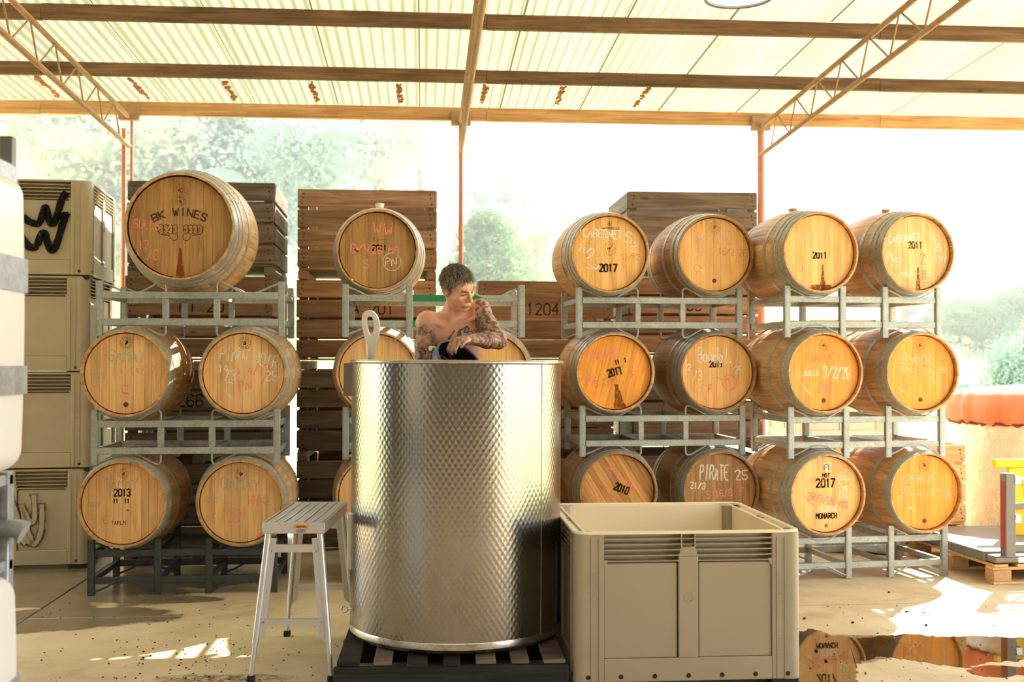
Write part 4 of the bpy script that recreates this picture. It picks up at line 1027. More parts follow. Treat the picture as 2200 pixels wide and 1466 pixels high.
# lattice strip of each bin's base seen under the front
for b in bx:
    mb = MB()
    for i in range(22):
        xx = -.40 + i * .038; mb.bar((xx, .02, .075), (xx + .012, .02, .150), .006, .006)
    for z in (.075, .11, .150): mb.bar((-.42, .02, z), (.42, .02, z), .006, .006)
    mb.build('vent_grille', M['plastic_dirty'], b)
mb = MB()
sx_ = lambda p_: (.575 - (190 - p_[0]) / 273, (604 - p_[1]) / 273)
for ln in ([(48, 470), (60, 480), (75, 487), (86, 486), (92, 468), (95, 452), (99, 450), (103, 470), (108, 487), (116, 486), (123, 462), (130, 434), (138, 421)], [(50, 515), (62, 535), (75, 540), (83, 530), (89, 507), (97, 504), (102, 527), (109, 544), (117, 540), (125, 517), (133, 485), (140, 466)]):
    mb.ribbon([sx_(q) for q in smooth_line(ln, 2)], .056, 0, .10)
mb.ribbon([sx_((126, 470)), sx_((142, 466))], .045, 0, .2)
put('spray_paint', mb.mesh('spray_paint', (M['spray'],), 0), bx[3], (0, -.002, 0.0), label='black sprayed double W')
sy_ = lambda p_: (.575 - (190 - p_[0]) / 273, (1219 - p_[1]) / 273)
WL = [[(35, 1063), (44, 1095), (52, 1125), (66, 1155), (76, 1163)], [(56, 1083), (62, 1110), (70, 1135), (78, 1160)], [(58, 1086), (68, 1110), (78, 1122), (84, 1108), (81, 1063)], [(97, 1083), (98, 1125), (93, 1150), (84, 1166), (76, 1160)], [(37, 1118), (50, 1146), (64, 1162)]]
for (nm_, wd_, mk_, yy_, lb_) in (('faded_letter', .058, 'spray_soft', -.0022, 'grey sprayed halo of a letter W'), ('peeled_letter', .034, 'plastic_dirty', -.0034, 'peeling cream letter W')):
    mb = MB()
    for ln in WL: mb.ribbon([sy_(q) for q in smooth_line(ln, 2)], wd_, 0, .25)
    put(nm_, mb.mesh(nm_, (M[mk_],), 0), bx[0], (0, yy_, 0), label=lb_)
# pale bins outside, behind the far-right racks
x, y = XY(1812, 14.2)
for k in range(3): hbin(('lowest pale bin standing outside behind the far-right racks', 'middle pale bin of the stack outside behind the far-right racks', 'top pale bin of the stack outside behind the far-right racks')[k], (x, y, -.14 + k * .757), R(3), 'plastic', plugs=(-.49, .49))

# ================================================================== STEEL TANK, its pallet, must, shovel
tx, ty = XY(978.5, 6.32); TR = .574; TZ0, TZ1 = .150, 1.632
tank = thing('steel_tank', 'tall open stainless steel tank with scaly engine-turned finish in the centre', 'tank', (tx, ty, TZ0), 0, rot=(0, R(.35), 0))
TH = TZ1 - TZ0
def shell(name, prof, mat, n=128):
    n_ = n; m = len(prof); vs = []; fs = []; uvs = []
    for k in range(n_ + 1):
        q = 2 * pi * k / n_ + pi / 2
        for r_, z in prof: vs.append((r_ * math.cos(q), r_ * math.sin(q), z)); uvs.append((k / n_ * 2 * pi * TR, z))
    for k in range(n_):
        for i in range(m - 1): fs.append((k * m + i, (k + 1) * m + i, (k + 1) * m + i + 1, k * m + i + 1))
    me = bpy.data.meshes.new(name); me.from_pydata(vs, [], fs); me.materials.append(mat)
    ul = me.uv_layers.new(name='UVMap')
    for lp in me.loops: ul.data[lp.index].uv = uvs[lp.vertex_index]
    me.shade_smooth(); me.set_sharp_from_angle(angle=R(35)); return put(name, me, tank)
shell('wall', [(TR, .05), (TR + .001, .4), (TR, .74), (TR + .001, 1.1), (TR, TH - .012), (TR - .003, TH - .012), (TR - .003, .05)], M['tank'])
MB().lathe([(TR + .003, .028), (TR + .0035, .055), (TR + .001, .062)], 128).build('base_band', M['steel'], tank)
MB().lathe([(0, 0), (TR - .06, .0), (TR - .02, .006), (TR, .028), (TR + .003, .03)], 96).build('bottom', M['steel'], tank)
MB().tube([((TR + .004) * math.cos(a * pi / 48), (TR + .004) * math.sin(a * pi / 48), TH - .010) for a in range(96)], .011, 10, closed=True).build('rim', M['steel'], tank)
ws = MB(); q = -pi / 2 + R(49)
for i in range(1): ws.bar((TR * math.cos(q) * 1.002, TR * math.sin(q) * 1.002, .06), (TR * math.cos(q) * 1.002, TR * math.sin(q) * 1.002, TH - .02), .003, .003, (math.cos(q), math.sin(q), 0))
ws.build('weld_seam', M['steel'], tank)
MB().box(-TR - .045, -TR + .02, -.03, -.027, TH - .20, TH - .02).build('bracket_plate', M['tank'], tank)
rg_ = MB(); rg_.tube([(-TR - .022 + .017 * math.cos(a * pi / 8), -.12, .145 + .017 * math.sin(a * pi / 8)) for a in range(16)], .0045, 8, closed=True); rg_.tube([(-TR + .03, -.12, .145), (-TR - .008, -.12, .145)], .005, 8)
rg_.build('ring', M['steel'], tank)
ms = MB(); nn = 40; rgm = random.Random(5)
ms.v.append((0, 0, .02)); 
for i in range(1, 16):
    r_ = i / 15 * (TR - .012)
    for k in range(nn):
        a = 2 * pi * k / nn; ms.v.append((r_ * math.cos(a), r_ * math.sin(a), rgm.uniform(-.012, .018) + .02))
for k in range(nn): ms.f.append((0, 1 + k, 1 + (k + 1) % nn)); ms.mi.append(0)
for i in range(14):
    for k in range(nn): ms.f.append((1 + i * nn + k, 1 + (i + 1) * nn + k, 1 + (i + 1) * nn + (k + 1) % nn, 1 + i * nn + (k + 1) % nn)); ms.mi.append(0)
mo = ms.build('grape_must', M['must'], None); mo.location = (tx, ty, 1.02); tag(mo, 'dark crushed grapes filling the steel tank', 'grapes', kind='stuff')

# black pallet under the tank
pal = thing('wooden_pallet', 'black-stained timber pallet under the steel tank', 'pallet', (XY(971, 5.66)[0], XY(971, 5.66)[1], 0), R(-1))
PW = 1.16
for y in (0.0, .56, 1.12): MB().box(-PW / 2, PW / 2, y, y + .045, 0, .122, .006).build('bearer', M['pallet_black'], pal)
rgp = random.Random(2)
for i, wd in enumerate((.11, .09, .10, .085, .10, .09, .11)):
    x = -PW / 2 + .07 + i * (PW - .14) / 6; m_ = 'crate' if i in (1, 4, 5, 6) else 'pallet_black'
    MB().box(x - wd / 2, x + wd / 2, rgp.uniform(-.004, .03), 1.165, .123, .146, .004).build('top_board', M['crate_grey'] if m_ == 'crate' else M[m_], pal)

# shovel with D-grip standing in the tank
sp = P(797, 745, 6.15); sh = thing('shovel', 'white plastic D-handled shovel standing inside the steel tank', 'shovel', (sp.x, sp.y, 1.05), R(-4), rot=(R(3), R(0.5), R(-12)))
mb = MB(); zt = .84
oo = smooth_line([(0, zt - .215), (-.030, zt - .135), (-.046, zt - .05), (-.040, zt - .005), (-.012, zt + .012), (.016, zt + .008), (.050, zt - .035), (.050, zt - .115), (.026, zt - .185), (0, zt - .215)], 2)[:-1]
ii = smooth_line([(0, zt - .125), (-.013, zt - .095), (-.022, zt - .050), (-.016, zt - .025), (0, zt - .022), (.012, zt - .024), (.024, zt - .050), (.022, zt - .100), (.010, zt - .122), (0, zt - .125)], 2)[:-1]
n_ = len(oo); V4 = [(p[0], y_, p[1]) for y_ in (-.014, .014) for p in oo] + [(p[0], y_, p[1]) for y_ in (-.014, .014) for p in ii]
F4 = []
for q in range(n_):
    r_ = (q + 1) % n_; F4 += [(q, r_, n_ + r_, n_ + q), (2 * n_ + q, 3 * n_ + q, 3 * n_ + r_, 2 * n_ + r_), (q, 2 * n_ + q, 2 * n_ + r_, r_), (n_ + q, n_ + r_, 3 * n_ + r_, 3 * n_ + q)]
mb.add(V4, F4); mb.tube([(0, 0, zt - .17), (0, 0, zt - .25)], [.024, .0165], 12)
mb.build('grip', M['white_plastic'], sh); MB().tube([(0, 0, -.25), (0, 0, zt - .23)], .0165, 12).build('shaft', M['white_plastic'], sh)
MB().box(-.13, .13, -.012, .012, -.55, -.24, .008).build('blade', M['white_plastic'], sh)

# ================================================================== WORK PLATFORM
wx, wy = XY(632, 5.88); wp = thing('work_platform', 'aluminium folding work platform beside the steel tank', 'step stool', (wx, wy, 0), R(-YAW + .4))
WPZ, WPL, WPW = .800, .86, .31
for i in range(6):
    a = -WPW / 2 + .006 + i * (WPW - .012) / 6; MB().box(a + .003, a + (WPW - .012) / 6 - .003, .012, WPL - .012, WPZ - .012, WPZ - .0015 + (.001 if i % 2 else 0), .003).build('deck_slat', M['alu'], wp)
MB().box(-WPW / 2 + .01, WPW / 2 - .01, .014, WPL - .014, WPZ - .022, WPZ - .012).build('deck_pan', M['alu'], wp)
for y in (0, WPL - .012): MB().box(-WPW / 2 - .004, WPW / 2 + .004, y, y + .012, WPZ - .058, WPZ, .002).build('end_rail', M['alu'], wp)
for x in (-WPW / 2 - .004, WPW / 2 - .004): MB().box(x, x + .008, .012, WPL - .012, WPZ - .058, WPZ, .002).build('side_rail', M['alu'], wp)
MB().box(.0, .075, -.001, 0, WPZ - .030, WPZ - .014).build('warning_sticker', M['orange_label'], wp, label='orange warning sticker')
lw = MB(); letters(lw, 'WARNING', .016, WPZ - .0265, .009, .0015, 0, .95, 0, curve=False, y=-.0015); lw.build('sticker_text', M['ink'], wp, smooth=0)
lw = MB()
for k in range(3): letters(lw, ('DO NOT STAND ON', 'WET SURFACE MAX', 'LOAD 150 KG')[k], .012 + k * .003, WPZ - .040 - k * .0065, .0042, .0009, 0, 1.0, 0, curve=False, y=-.0012)
lw.build('sticker_text', M['ink'], wp, smooth=0)
for end, y0, sg in ((0, .02, -1), (1, WPL - .02, 1)):
    for sx in (-1, 1):
        top = Vector((sx * (WPW / 2 - .022), y0, WPZ - .060)); bot = Vector((sx * .205, y0 + sg * .075, .0)); dr = bot - top
        P_ = lambda f: top + dr * f
        m1 = MB(); m1.tube([P_(0.0), P_(.74)], .017, 12); off = Vector((-sx * .028, -sg * .002, 0)); m1.bar(P_(.03) + off, P_(.70) + off, .034, .010, (0, 1, 0)); m1.add([P_(.70) + off + Vector((.017, 0, 0)), P_(.70) + off + Vector((-.017, 0, 0)), P_(.74) + off + Vector((sx * .017, 0, 0))], [(0, 1, 2)])
        leg = m1.build('leg', M['alu'], wp)
        MB().tube([P_(.70), P_(.975)], .0125, 10).build('leg_extension', M['alu'], leg)
        fz = MB(); q_ = P_(.975); fz.box(q_.x - .019, q_.x + .019, q_.y - .019, q_.y + .019, 0, .034, .004); fz.build('rubber_foot', M['black'], leg)
        rv = MB()
        for f in (.12, .60): c_ = P_(f) + off; rv.sphere((c_.x, c_.y - .007, c_.z), .006, 8, (1, .6, 1))
        rv.build('rivet', M['steel'], leg)
    for f, hh in ((.10, .040), (.60, .034)):
        a = Vector((-(WPW / 2 - .022) - (.205 - WPW / 2 + .022) * f + .035, y0 + sg * .075 * f, WPZ - .06 - (WPZ - .06) * f)); b_ = Vector((-a.x, a.y, a.z))
        MB().bar(a, b_, .016, hh, (0, 0, 1)).build('cross_brace', M['alu'], wp)

# ================================================================== LEFT FOREGROUND PLASTIC TANKS
fx, fy = -1.50, 4.52
def plastic_tank(label, z0, z1, x1, y1, bands, w_=1.1, d_=1.1, shoulder=True):
    t = thing('plastic_tank', label, 'tank', (x1 - w_ / 2, y1 - d_ / 2, z0)); H = z1 - z0; rings = []; r = .085
    for a in range(0, 91, 15): f = math.sin(R(a)); g_ = 1 - math.cos(R(a)); rings.append((rrect(w_ / 2 - r * (1 - f), d_ / 2 - r * (1 - f), .11 - r * (1 - f) * .6, 6), r * g_))
    for i in range(1, 8): rings.append((rrect(w_ / 2 + .006 * math.sin(pi * i / 8), d_ / 2 + .006 * math.sin(pi * i / 8), .11, 6), r + (H - 2 * r) * i / 8))
    for a in range(90, -1, -15): f = math.sin(R(a)); g_ = 1 - math.cos(R(a)); rings.append((rrect(w_ / 2 - r * (1 - f), d_ / 2 - r * (1 - f), .11 - r * (1 - f) * .6, 6), H - r * g_))
    mb = MB(); loft(mb, rings); mb.build('vessel', M['white_tank'], t, 60)
    for z, hh in bands:
        mb = MB(); o_ = rrect(w_ / 2 + .016, d_ / 2 + .016, .115, 6); i_ = rrect(w_ / 2 + .004, d_ / 2 + .004, .11, 6)
        loft(mb, [(i_, z - z0), (o_, z - z0), (o_, z - z0 + hh), (i_, z - z0 + hh)], False); mb.build('steel_band', M['band'], t)
    return t
ut = plastic_tank('white rounded plastic tank with two steel bands, upper one at the left edge', 1.215, 2.33, fx, fy, ((1.885, .125), (1.505, .105)))
mb = MB(); loft(mb, [(rrect(.36, .36, .1, 6), 1.10), (rrect(.34, .34, .1, 6), 1.18), (rrect(.33, .33, .1, 6), 1.185)]); mb.build('lid', M['band'], ut)
MB().box(.43, .53, -.10, .46, 1.07, 1.15, .01).build('neck_bracket', M['band'], ut)
lt = plastic_tank('white rounded plastic tank at the lower left edge, under the banded one', .05, .83, fx - .02, fy, ((.30, .15),))
fr = thing('tank_frame', 'galvanised steel frame between the two white plastic tanks', 'frame', (fx - .55, fy - .55, 0))
for sx in (-1, 1):
    for sy in (-1, 1):
        MB().box(sx * .47 - .03, sx * .47 + .03, sy * .50 - .03, sy * .50 + .03, 0, 1.21, .004).build('leg', M['band'], fr)
for z in (.86, 1.18):
    for sy in (-1, 1): MB().box(-.5, .5, sy * .50 - .02, sy * .50 + .02, z - .02, z + .02, .003).build('rail', M['band'], fr)
    for sx in (-1, 1): MB().box(sx * .47 - .02, sx * .47 + .02, -.5, .5, z - .02, z + .02, .003).build('rail', M['band'], fr)
MB().tube([(.45, .46, 1.0), (.53, .46, 1.0), (.56, .46, .985)], [.035, .035, .045], 14).build('outlet_pipe', M['band'], fr)
MB().box(.40, .47, .30, .50, .90, 1.14, .003).build('label_plate', M['black'], fr)
pp = P(17, 322, 4.4); sq = thing('steel_upright', 'grey square steel upright rising above the left tank', 'post', (pp.x, pp.y, 2.36))
MB().box(-.024, .024, -.024, .024, 0, .13, .003).build('tube', M['scale_grey'], sq)

# ================================================================== RIGHT SIDE: pallet, platform scale, stacker, covered tank, odds
c1 = G(2135, 1258); rzp = R(3)
pr = pallet('pale timber pallet at the right edge carrying the grey platform scale', (0, 0, 0), rzp, W=1.2, D=1.3, H=.15)
# near-right corner of the pallet goes to c1
M3 = Matrix.Rotation(rzp, 3, 'Z'); cc_ = M3 @ Vector((-.60, 0, 0)); pr.location = (c1.x - cc_.x, c1.y - cc_.y, 0)
pl = Vector(pr.location)
sca = thing('platform_scale', 'grey steel platform scale with upright column lying on the right pallet', 'scale', (pl.x, pl.y, .150), rzp)
MB().box(-.62, .55, .10, 1.36, .006, .075, .012).build('platform', M['scale_grey'], sca)
MB().box(-.60, .20, -.02, .10, .01, .06, .01).build('base_arm', M['scale_grey'], sca)
MB().box(-.52, -.44, -.03, .05, .05, .66, .006).build('column', M['scale_grey'], sca)
for z in (.42, .12): MB().bar((-.44, .0, z), (.22, .0, z), .03, .045).build('cross_bar', M['scale_grey'], sca)
MB().tube([(-.40, -.01, .62), (.20, -.01, .62)], .010, 10).build('rod', M['steel'], sca)
MB().tube([(-.34, 0, .38), (-.26, 0, .10)], .012, 8).build('strut', M['steel'], sca)
for z in (.61, .33): MB().box(-.45, -.40, -.035, .03, z - .03, z + .03, .004).build('hinge', M['steel'], sca)
MB().box(-.522, -.5205, -.02, .03, .10, .60).build('red_label', m_plain('red_sticker', srgb(170, 60, 50), .5), sca)
MB().box(-.42, -.28, -.0215, -.0205, .012, .052).build('white_label', M['white_label'], sca)
sx_, sy_ = XY(2200, 9.3)
stk = thing('yellow_stacker', 'yellow lifting frame behind the platform scale', 'lift', (sx_, sy_, 0), R(-6))
MB().box(-.25, .55, -.03, .03, .76, .83, .006).build('top_beam', M['yellow'], stk)
MB().box(-.14, -.02, -.03, .03, .42, .76, .006).build('mast', M['yellow'], stk)
MB().box(-.02, .5, -.03, .03, .52, .60, .006).build('cross_member', M['yellow'], stk)
MB().box(-.14, .5, -.05, .05, .05, .42, .01).build('base_panel', M['yellow'], stk)
MB().tube([(-.02, -.05, .62), (.1, -.06, .70), (.3, -.06, .74)], .016, 8).build('hose', M['black'], stk)
MB().box(-.2, -.1, -.05, .05, .0, .06, .01).build('wheel_housing', M['black'], stk)
rx_, ry_ = XY(2262, 10.9)
rt = thing('covered_steel_tank', 'round steel tank under a faded red elasticated cloth cover at the right edge', 'tank', (rx_, ry_, -.10))
mb = MB(); st = []
shell2 = shell
me_par = tank; tank_tmp = tank
vs = MB().lathe([(.90, 0.0), (.90, 1.28)], 72)
me = vs.mesh('wall', (m_galv('sunlit_pale_steel', srgb(236, 232, 224), .4, .25),), 40); ul = me.uv_layers.new(name='UVMap')
for lp in me.loops:
    v_ = me.vertices[lp.vertex_index].co; ul.data[lp.index].uv = (math.atan2(v_.y, v_.x) * .9, v_.z)
put('wall', me, rt)
cv = MB(); nn = 120; rings = []; rgc = random.Random(8); ph = [rgc.uniform(0, 6) for _ in range(4)]
for (r_, z, am) in ((.05, 1.50, 0), (.45, 1.49, .006), (.80, 1.46, .012), (.93, 1.41, .018), (.97, 1.30, .03), (.94, 1.19, .035), (.915, 1.155, .03)):
    pts = []
    for k in range(nn):
        a = 2 * pi * k / nn; f = math.sin(a * 23 + ph[0]) * .5 + math.sin(a * 37 + ph[1]) * .35 + math.sin(a * 9 + ph[2]) * .3; rr = r_ + am * f; pts.append((rr * math.cos(a), rr * math.sin(a), z - .02 * abs(f) * (am * 30)))
    rings.append(pts)
V = [p for r_ in rings for p in r_]; Fc = [(i * nn + (k + 1) % nn, i * nn + k, (i + 1) * nn + k, (i + 1) * nn + (k + 1) % nn) for i in range(6) for k in range(nn)]
cv.add(V, Fc); cvo = cv.build('cloth_cover', M['red_cloth'], None, 0); cvo.data.shade_smooth(); cvo.location = (rx_, ry_, -.10); tag(cvo, 'faded red cloth cover with gathered hem over the round tank', 'cover')
hm = MB(); hm.tube([((.915 + .02 * math.sin(k * 1.9)) * math.cos(2 * pi * k / 120), (.915 + .02 * math.sin(k * 1.9)) * math.sin(2 * pi * k / 120), 1.15 + .012 * math.sin(k * 2.7)) for k in range(120)], .014, 6, closed=True); hm.build('gathered_hem', m_plain('dark_red_hem', srgb(120, 60, 56), .8, var=.3), cvo)
# folded metal chute under the right rack
a = G(1765, 1165, .12); ch = thing('metal_chute', 'pale folded metal chute lying behind the far-right rack', 'chute', (XY(1850, 9.65)[0], XY(1850, 9.65)[1], .03), R(-14), rot=(0, R(7), R(-14)))
MB().box(-.36, .34, 0, .30, .0, .004).build('pan', M['band'], ch); MB().box(-.36, .34, -.004, 0, 0, .17).build('side_flange', M['band'], ch); MB().box(-.36, .34, .30, .304, 0, .17).build('side_flange', M['band'], ch)
for i in range(4):
    p = G(2085 + i * 22, 1160 - i * 2, .03 * 0); o = MB().box(-.42, .42, -.05, .05, 0, .022, .003).build('loose_plank', M['crate_grey'], None); o.location = (p.x + .08, p.y + .3 + i * .13, .0 + .024 * (i % 2)); o.rotation_euler = (0, 0, R(-12 + i * 9))
    tag(o, ('loose grey plank nearest the scale, right of the sunlit crate', 'second loose grey plank right of the sunlit crate', 'third loose grey plank right of the sunlit crate', 'farthest loose grey plank beside the covered tank')[i], 'plank')

# ================================================================== PENDANT LAMP
p = P(1587, -4, 7.1); lp_ = thing('pendant_lamp', 'round white high-bay lamp hanging under the roof at the top', 'lamp', (p.x, p.y, p.z))
MB().lathe([(.16, .30), (.185, .16), (.20, .02), (.212, -.004), (.194, 0), (.18, .16), (.15, .28), (.0, .30)], 40).build('shade', M['scale_grey'], lp_)
em = NM('lamp_lens'); e_ = em.n('Emission'); e_.inputs[0].default_value = (1, .98, .95, 1); e_.inputs[1].default_value = 3.0; em.t.links.new(e_.outputs[0], em.out.inputs[0])
MB().disc((0, 0, .012), .192, 40, 'z', True).build('lens', em.m, lp_)
MB().tube([(0, 0, .28), (0, 0, zroof(p.y) - p.z)], .012, 8).build('stem', M['black'], lp_)

# ================================================================== PUDDLES AND BITS ON THE FLOOR
def m_water():
    k = NM('water_film'); v = k.coords(); n = k.noise(v, 5, 2); n2 = k.noise(v, 60, 2)
    nm = k.bump(k.math('ADD', n, k.math('MULTIPLY', n2, .1)), .05, .002)
    gl = k.n('BsdfGlossy'); gl.inputs['Roughness'].default_value = .015; gl.inputs[0].default_value = (1, 1, 1, 1); k.set(gl.inputs['Normal'], nm)
    tr = k.n('BsdfTransparent'); tr.inputs[0].default_value = (.60, .52, .42, 1)
    fr_ = k.n('Fresnel'); fr_.inputs[0].default_value = 1.40
    mx = k.n('MixShader'); k.set(mx.inputs[0], fr_.outputs[0]); k.set(mx.inputs[1], tr); k.set(mx.inputs[2], gl)
    k.t.links.new(mx.outputs[0], k.out.inputs[0]); return k.m
M['water'] = m_water()
def puddle(label, outline, seed=1, n=8):
    rg_ = random.Random(seed); pts = [G(a, b, .0) for a, b in outline]; q = []
    for i, p in enumerate(pts):
        p2 = pts[(i + 1) % len(pts)]
        for k in range(n):
            f = k / n; v_ = p.lerp(p2, f); j = .012 if k else 0; q.append((v_.x + rg_.uniform(-j, j), v_.y + rg_.uniform(-j * 2, j * 2), .0022))
    mb = MB(); mb.add(q, [tuple(range(len(q)))]); o = mb.build('water_puddle', M['water'], None, 0); 
    import bmesh
    bm = bmesh.new(); bm.from_mesh(o.data); bmesh.ops.triangulate(bm, faces=bm.faces[:]); 
    for f in bm.faces:
        if f.normal.z < 0: f.normal_flip()
    bm.to_mesh(o.data); bm.free()
    return tag(o, label, 'puddle')
puddle('large shallow puddle mirroring the barrels, right of the cream bin', [(1700, 1362), (1745, 1352), (1790, 1366), (1850, 1372), (1900, 1366), (1960, 1364), (2020, 1368), (2090, 1366), (2160, 1370), (2300, 1372), (2300, 1406), (2190, 1420), (2120, 1424), (2080, 1436), (2010, 1428), (1950, 1418), (1890, 1412), (1850, 1420), (1838, 1440), (1846, 1475), (1700, 1500)], 4)
puddle('small puddle at the bottom right edge of the floor', [(2075, 1440), (2130, 1430), (2200, 1434), (2240, 1440), (2200, 1452), (2140, 1456), (2090, 1450)], 6, 5)
gb = MB(); rg_ = random.Random(11)
for i in range(300):
    if i < 90: px, py = rg_.uniform(240, 560), rg_.uniform(1375, 1475)
    elif i < 220: px, py = rg_.uniform(80, 740), rg_.uniform(1290, 1475)
    else: px, py = rg_.uniform(1740, 2200), rg_.uniform(1290, 1470)
    p = G(px, py, 0); r_ = rg_.uniform(.0018, .0055); gb.sphere((p.x, p.y, r_ * .6), r_, 5, (1.3, 1, .7))
for px, py in ((1728, 1331), (1832, 1340), (1990, 1345), (1948, 1316), (1910, 1275), (1754, 1400), (1775, 1422)):
    p = G(px, py, 0); gb.sphere((p.x, p.y, .006), .009, 6, (1.3, 1, .8))
o = gb.build('grape_debris', M['must'], None); tag(o, 'dark grape skins and stems scattered over the concrete floor', 'debris', kind='stuff')
st_ = MB(); 
for i in range(5):
    p = G(400 + i * 40, 1458, 0); st_.add([(p.x + .16 * math.cos(a * pi / 8) * (1 + .3 * rg_.random()), p.y + .06 * math.sin(a * pi / 8) * (1 + .3 * rg_.random()), .0008) for a in range(16)], [tuple(range(16))])
o = st_.build('wine_stain', m_dust('floor_wine_stain', srgb(112, 84, 74), .5, 30, .28), None, 0); tag(o, 'purple grape stain on the concrete near the bottom left', 'stain', kind='stuff')

# ================================================================== TREES ON THE HILLSIDE
def m_leaf(name, c):
    k = NM(name); v = k.coords(rand=True); n = k.noise(v, .9, 4); cc = k.mix(n, tuple(x * .55 for x in c[:3]) + (1,), c)
    d = k.n('BsdfDiffuse'); k.set(d.inputs[0], cc); t_ = k.n('BsdfTranslucent'); k.set(t_.inputs[0], cc); mx = k.n('MixShader'); mx.inputs[0].default_value = .35
    k.set(mx.inputs[1], d); k.set(mx.inputs[2], t_); k.t.links.new(mx.outputs[0], k.out.inputs[0]); return k.m
LM = {'deep': m_leaf('deep_green_foliage', srgb(104, 134, 96)), 'dark': m_leaf('dark_foliage', srgb(150, 178, 160)), 'mid': m_leaf('green_foliage', srgb(182, 200, 152)), 'pale': m_leaf('pale_foliage', srgb(214, 222, 184))}
def crown_mesh(seed, kind, mat, n=12000):
    rg_ = np.random.default_rng(seed); mb_v = []; mb_f = []
    blobs = []
    if kind == 'round':
        for i in range(16):
            a = rg_.uniform(0, 2 * pi); r = rg_.uniform(0, .34); z = rg_.uniform(.32, .90); blobs.append((r * math.cos(a), r * math.sin(a), z, rg_.uniform(.13, .24)))
    elif kind == 'pine':
        for i in range(20):
            z = .18 + .80 * i / 20; rr = .30 * (1 - z) + .05; a = i * 2.4; blobs.append((rr * .8 * math.cos(a), rr * .8 * math.sin(a), z, rr * .62 + .05))
    else:
        for i in range(12): a = rg_.uniform(0, 2 * pi); blobs.append((.30 * math.cos(a) * rg_.random(), .30 * math.sin(a) * rg_.random(), rg_.uniform(.2, .8), .26))
    k = rg_.integers(0, len(blobs), n); B = np.array(blobs)[k]
    d = rg_.normal(size=(n, 3)); d /= np.linalg.norm(d, axis=1)[:, None]; rad = B[:, 3:4] * rg_.uniform(.60, 1.15, (n, 1))
    c = B[:, :3] + d * rad * np.array([1, 1, .75])
    a = rg_.normal(size=(n, 3)); a /= np.linalg.norm(a, axis=1)[:, None]; b = np.cross(a, d + .4 * rg_.normal(size=(n, 3))); b /= np.linalg.norm(b, axis=1)[:, None] + 1e-9
    s_ = rg_.uniform(.006, .015, (n, 1)); v = np.stack([c - a * s_, c + b * s_ * .6, c + a * s_, c - b * s_ * .6], 1).reshape(-1, 3)
    # solid inner volume so the crown reads dense
    me = bpy.data.meshes.new('foliage'); inner = MB()
    for q in blobs: inner.sphere(q[:3], q[3] * .40, 8, (1, 1, .75))
    off = len(v); V = [tuple(x) for x in v] + inner.v; Fs = [(4 * i, 4 * i + 1, 4 * i + 2, 4 * i + 3) for i in range(n)] + [tuple(j + off for j in f) for f in inner.f]
    me.from_pydata(V, [], Fs); me.materials.append(mat); return me
trunk_me = MB().tube([(0, 0, -.04), (.01, 0, .3), (-.01, .01, .6), (0, 0, .85)], [.030, .022, .014, .004], 8).mesh('trunk', (M['bark'],))
cm = {}
for kd in ('round', 'pine', 'bush'):
    for mk_ in ('dark', 'mid', 'pale'): pass
def tree(label, px, d, H, kind, lm, seed=0, W=1.0):
    x, y = XY(px, d); key = (kind, lm, seed % 2)
    if key not in cm: cm[key] = crown_mesh(seed + 5, kind, LM[lm])
    z = hz(x, y); t = thing('tree' if kind != 'bush' else 'shrub', label, 'tree' if kind != 'bush' else 'shrub', (x, y, z - .05), seed * 1.3, 'trees and shrubs on the hillside')
    put('foliage', cm[key], t, (0, 0, 0), (0, 0, 0), (H * W, H * W, H)); put('trunk', trunk_me, t, (0, 0, 0), (0, 0, 0), (H, H, H))
TR_ = [('tall blue-green tree right of the twin posts', 560, 50, 13.5, 'round', 'dark', 1, 1.05), ('tallest blue-green tree, above the gap beside the WW crate stack', 690, 54, 15.0, 'round', 'dark', 2, 1.1),
       ('dark conical pine behind the big barrel', 480, 46, 10.5, 'pine', 'dark', 3, 1.3), ('pale green tree at the right end of the tree line', 812, 50, 12.0, 'round', 'mid', 4, 1.0),
       ('yellow-green tree just left of the twin posts', 225, 44, 10.5, 'round', 'pale', 5, 1.25), ('pale tree above the stack of cream bins', 110, 50, 11.5, 'round', 'pale', 6, 1.3),
       ('tree beyond the far left corner', 20, 56, 12.5, 'round', 'mid', 7, 1.3), ('green tree between the bins and the posts', 330, 50, 11.0, 'round', 'mid', 8, 1.1),
       ('dark tree low behind the gap between the crate stacks', 612, 38, 7.5, 'round', 'dark', 9, 1.1), ('low yellow bush left of the WW crate stack', 604, 26, 4.1, 'bush', 'pale', 10, 1.0),
       ('slim pale tree behind the middle post', 905, 58, 9.5, 'round', 'pale', 11, .8), ('small dark pine right of the person', 1040, 34, 4.6, 'pine', 'deep', 12, 1.2),
       ('soft green tree above the 1204 crate', 1150, 40, 4.3, 'round', 'mid', 13, .9), ('faint tree between the middle post and the 2017 barrel', 1085, 46, 4.9, 'round', 'dark', 14, .9),
       ('slender palm-like tree over the far-right barrel', 1942, 44, 7.4, 'pine', 'dark', 15, .35), ('row bush at the far right edge, on the slope', 2110, 40, 2.6, 'bush', 'deep', 16, 1.8),
       ('pale bush on the slope behind the far-right rack', 2190, 42, 3.0, 'bush', 'deep', 17, 1.8), ('green bush beside the red covered tank', 2106, 24, 1.5, 'bush', 'dark', 18, 1.0),
       ('green bush at the right edge of the view', 2200, 23, 2.6, 'bush', 'dark', 19, 1.0), ('pale shrub far right above the slope', 2062, 44, 2.4, 'bush', 'deep', 20, 1.6)]
for a in TR_: tree(*a)

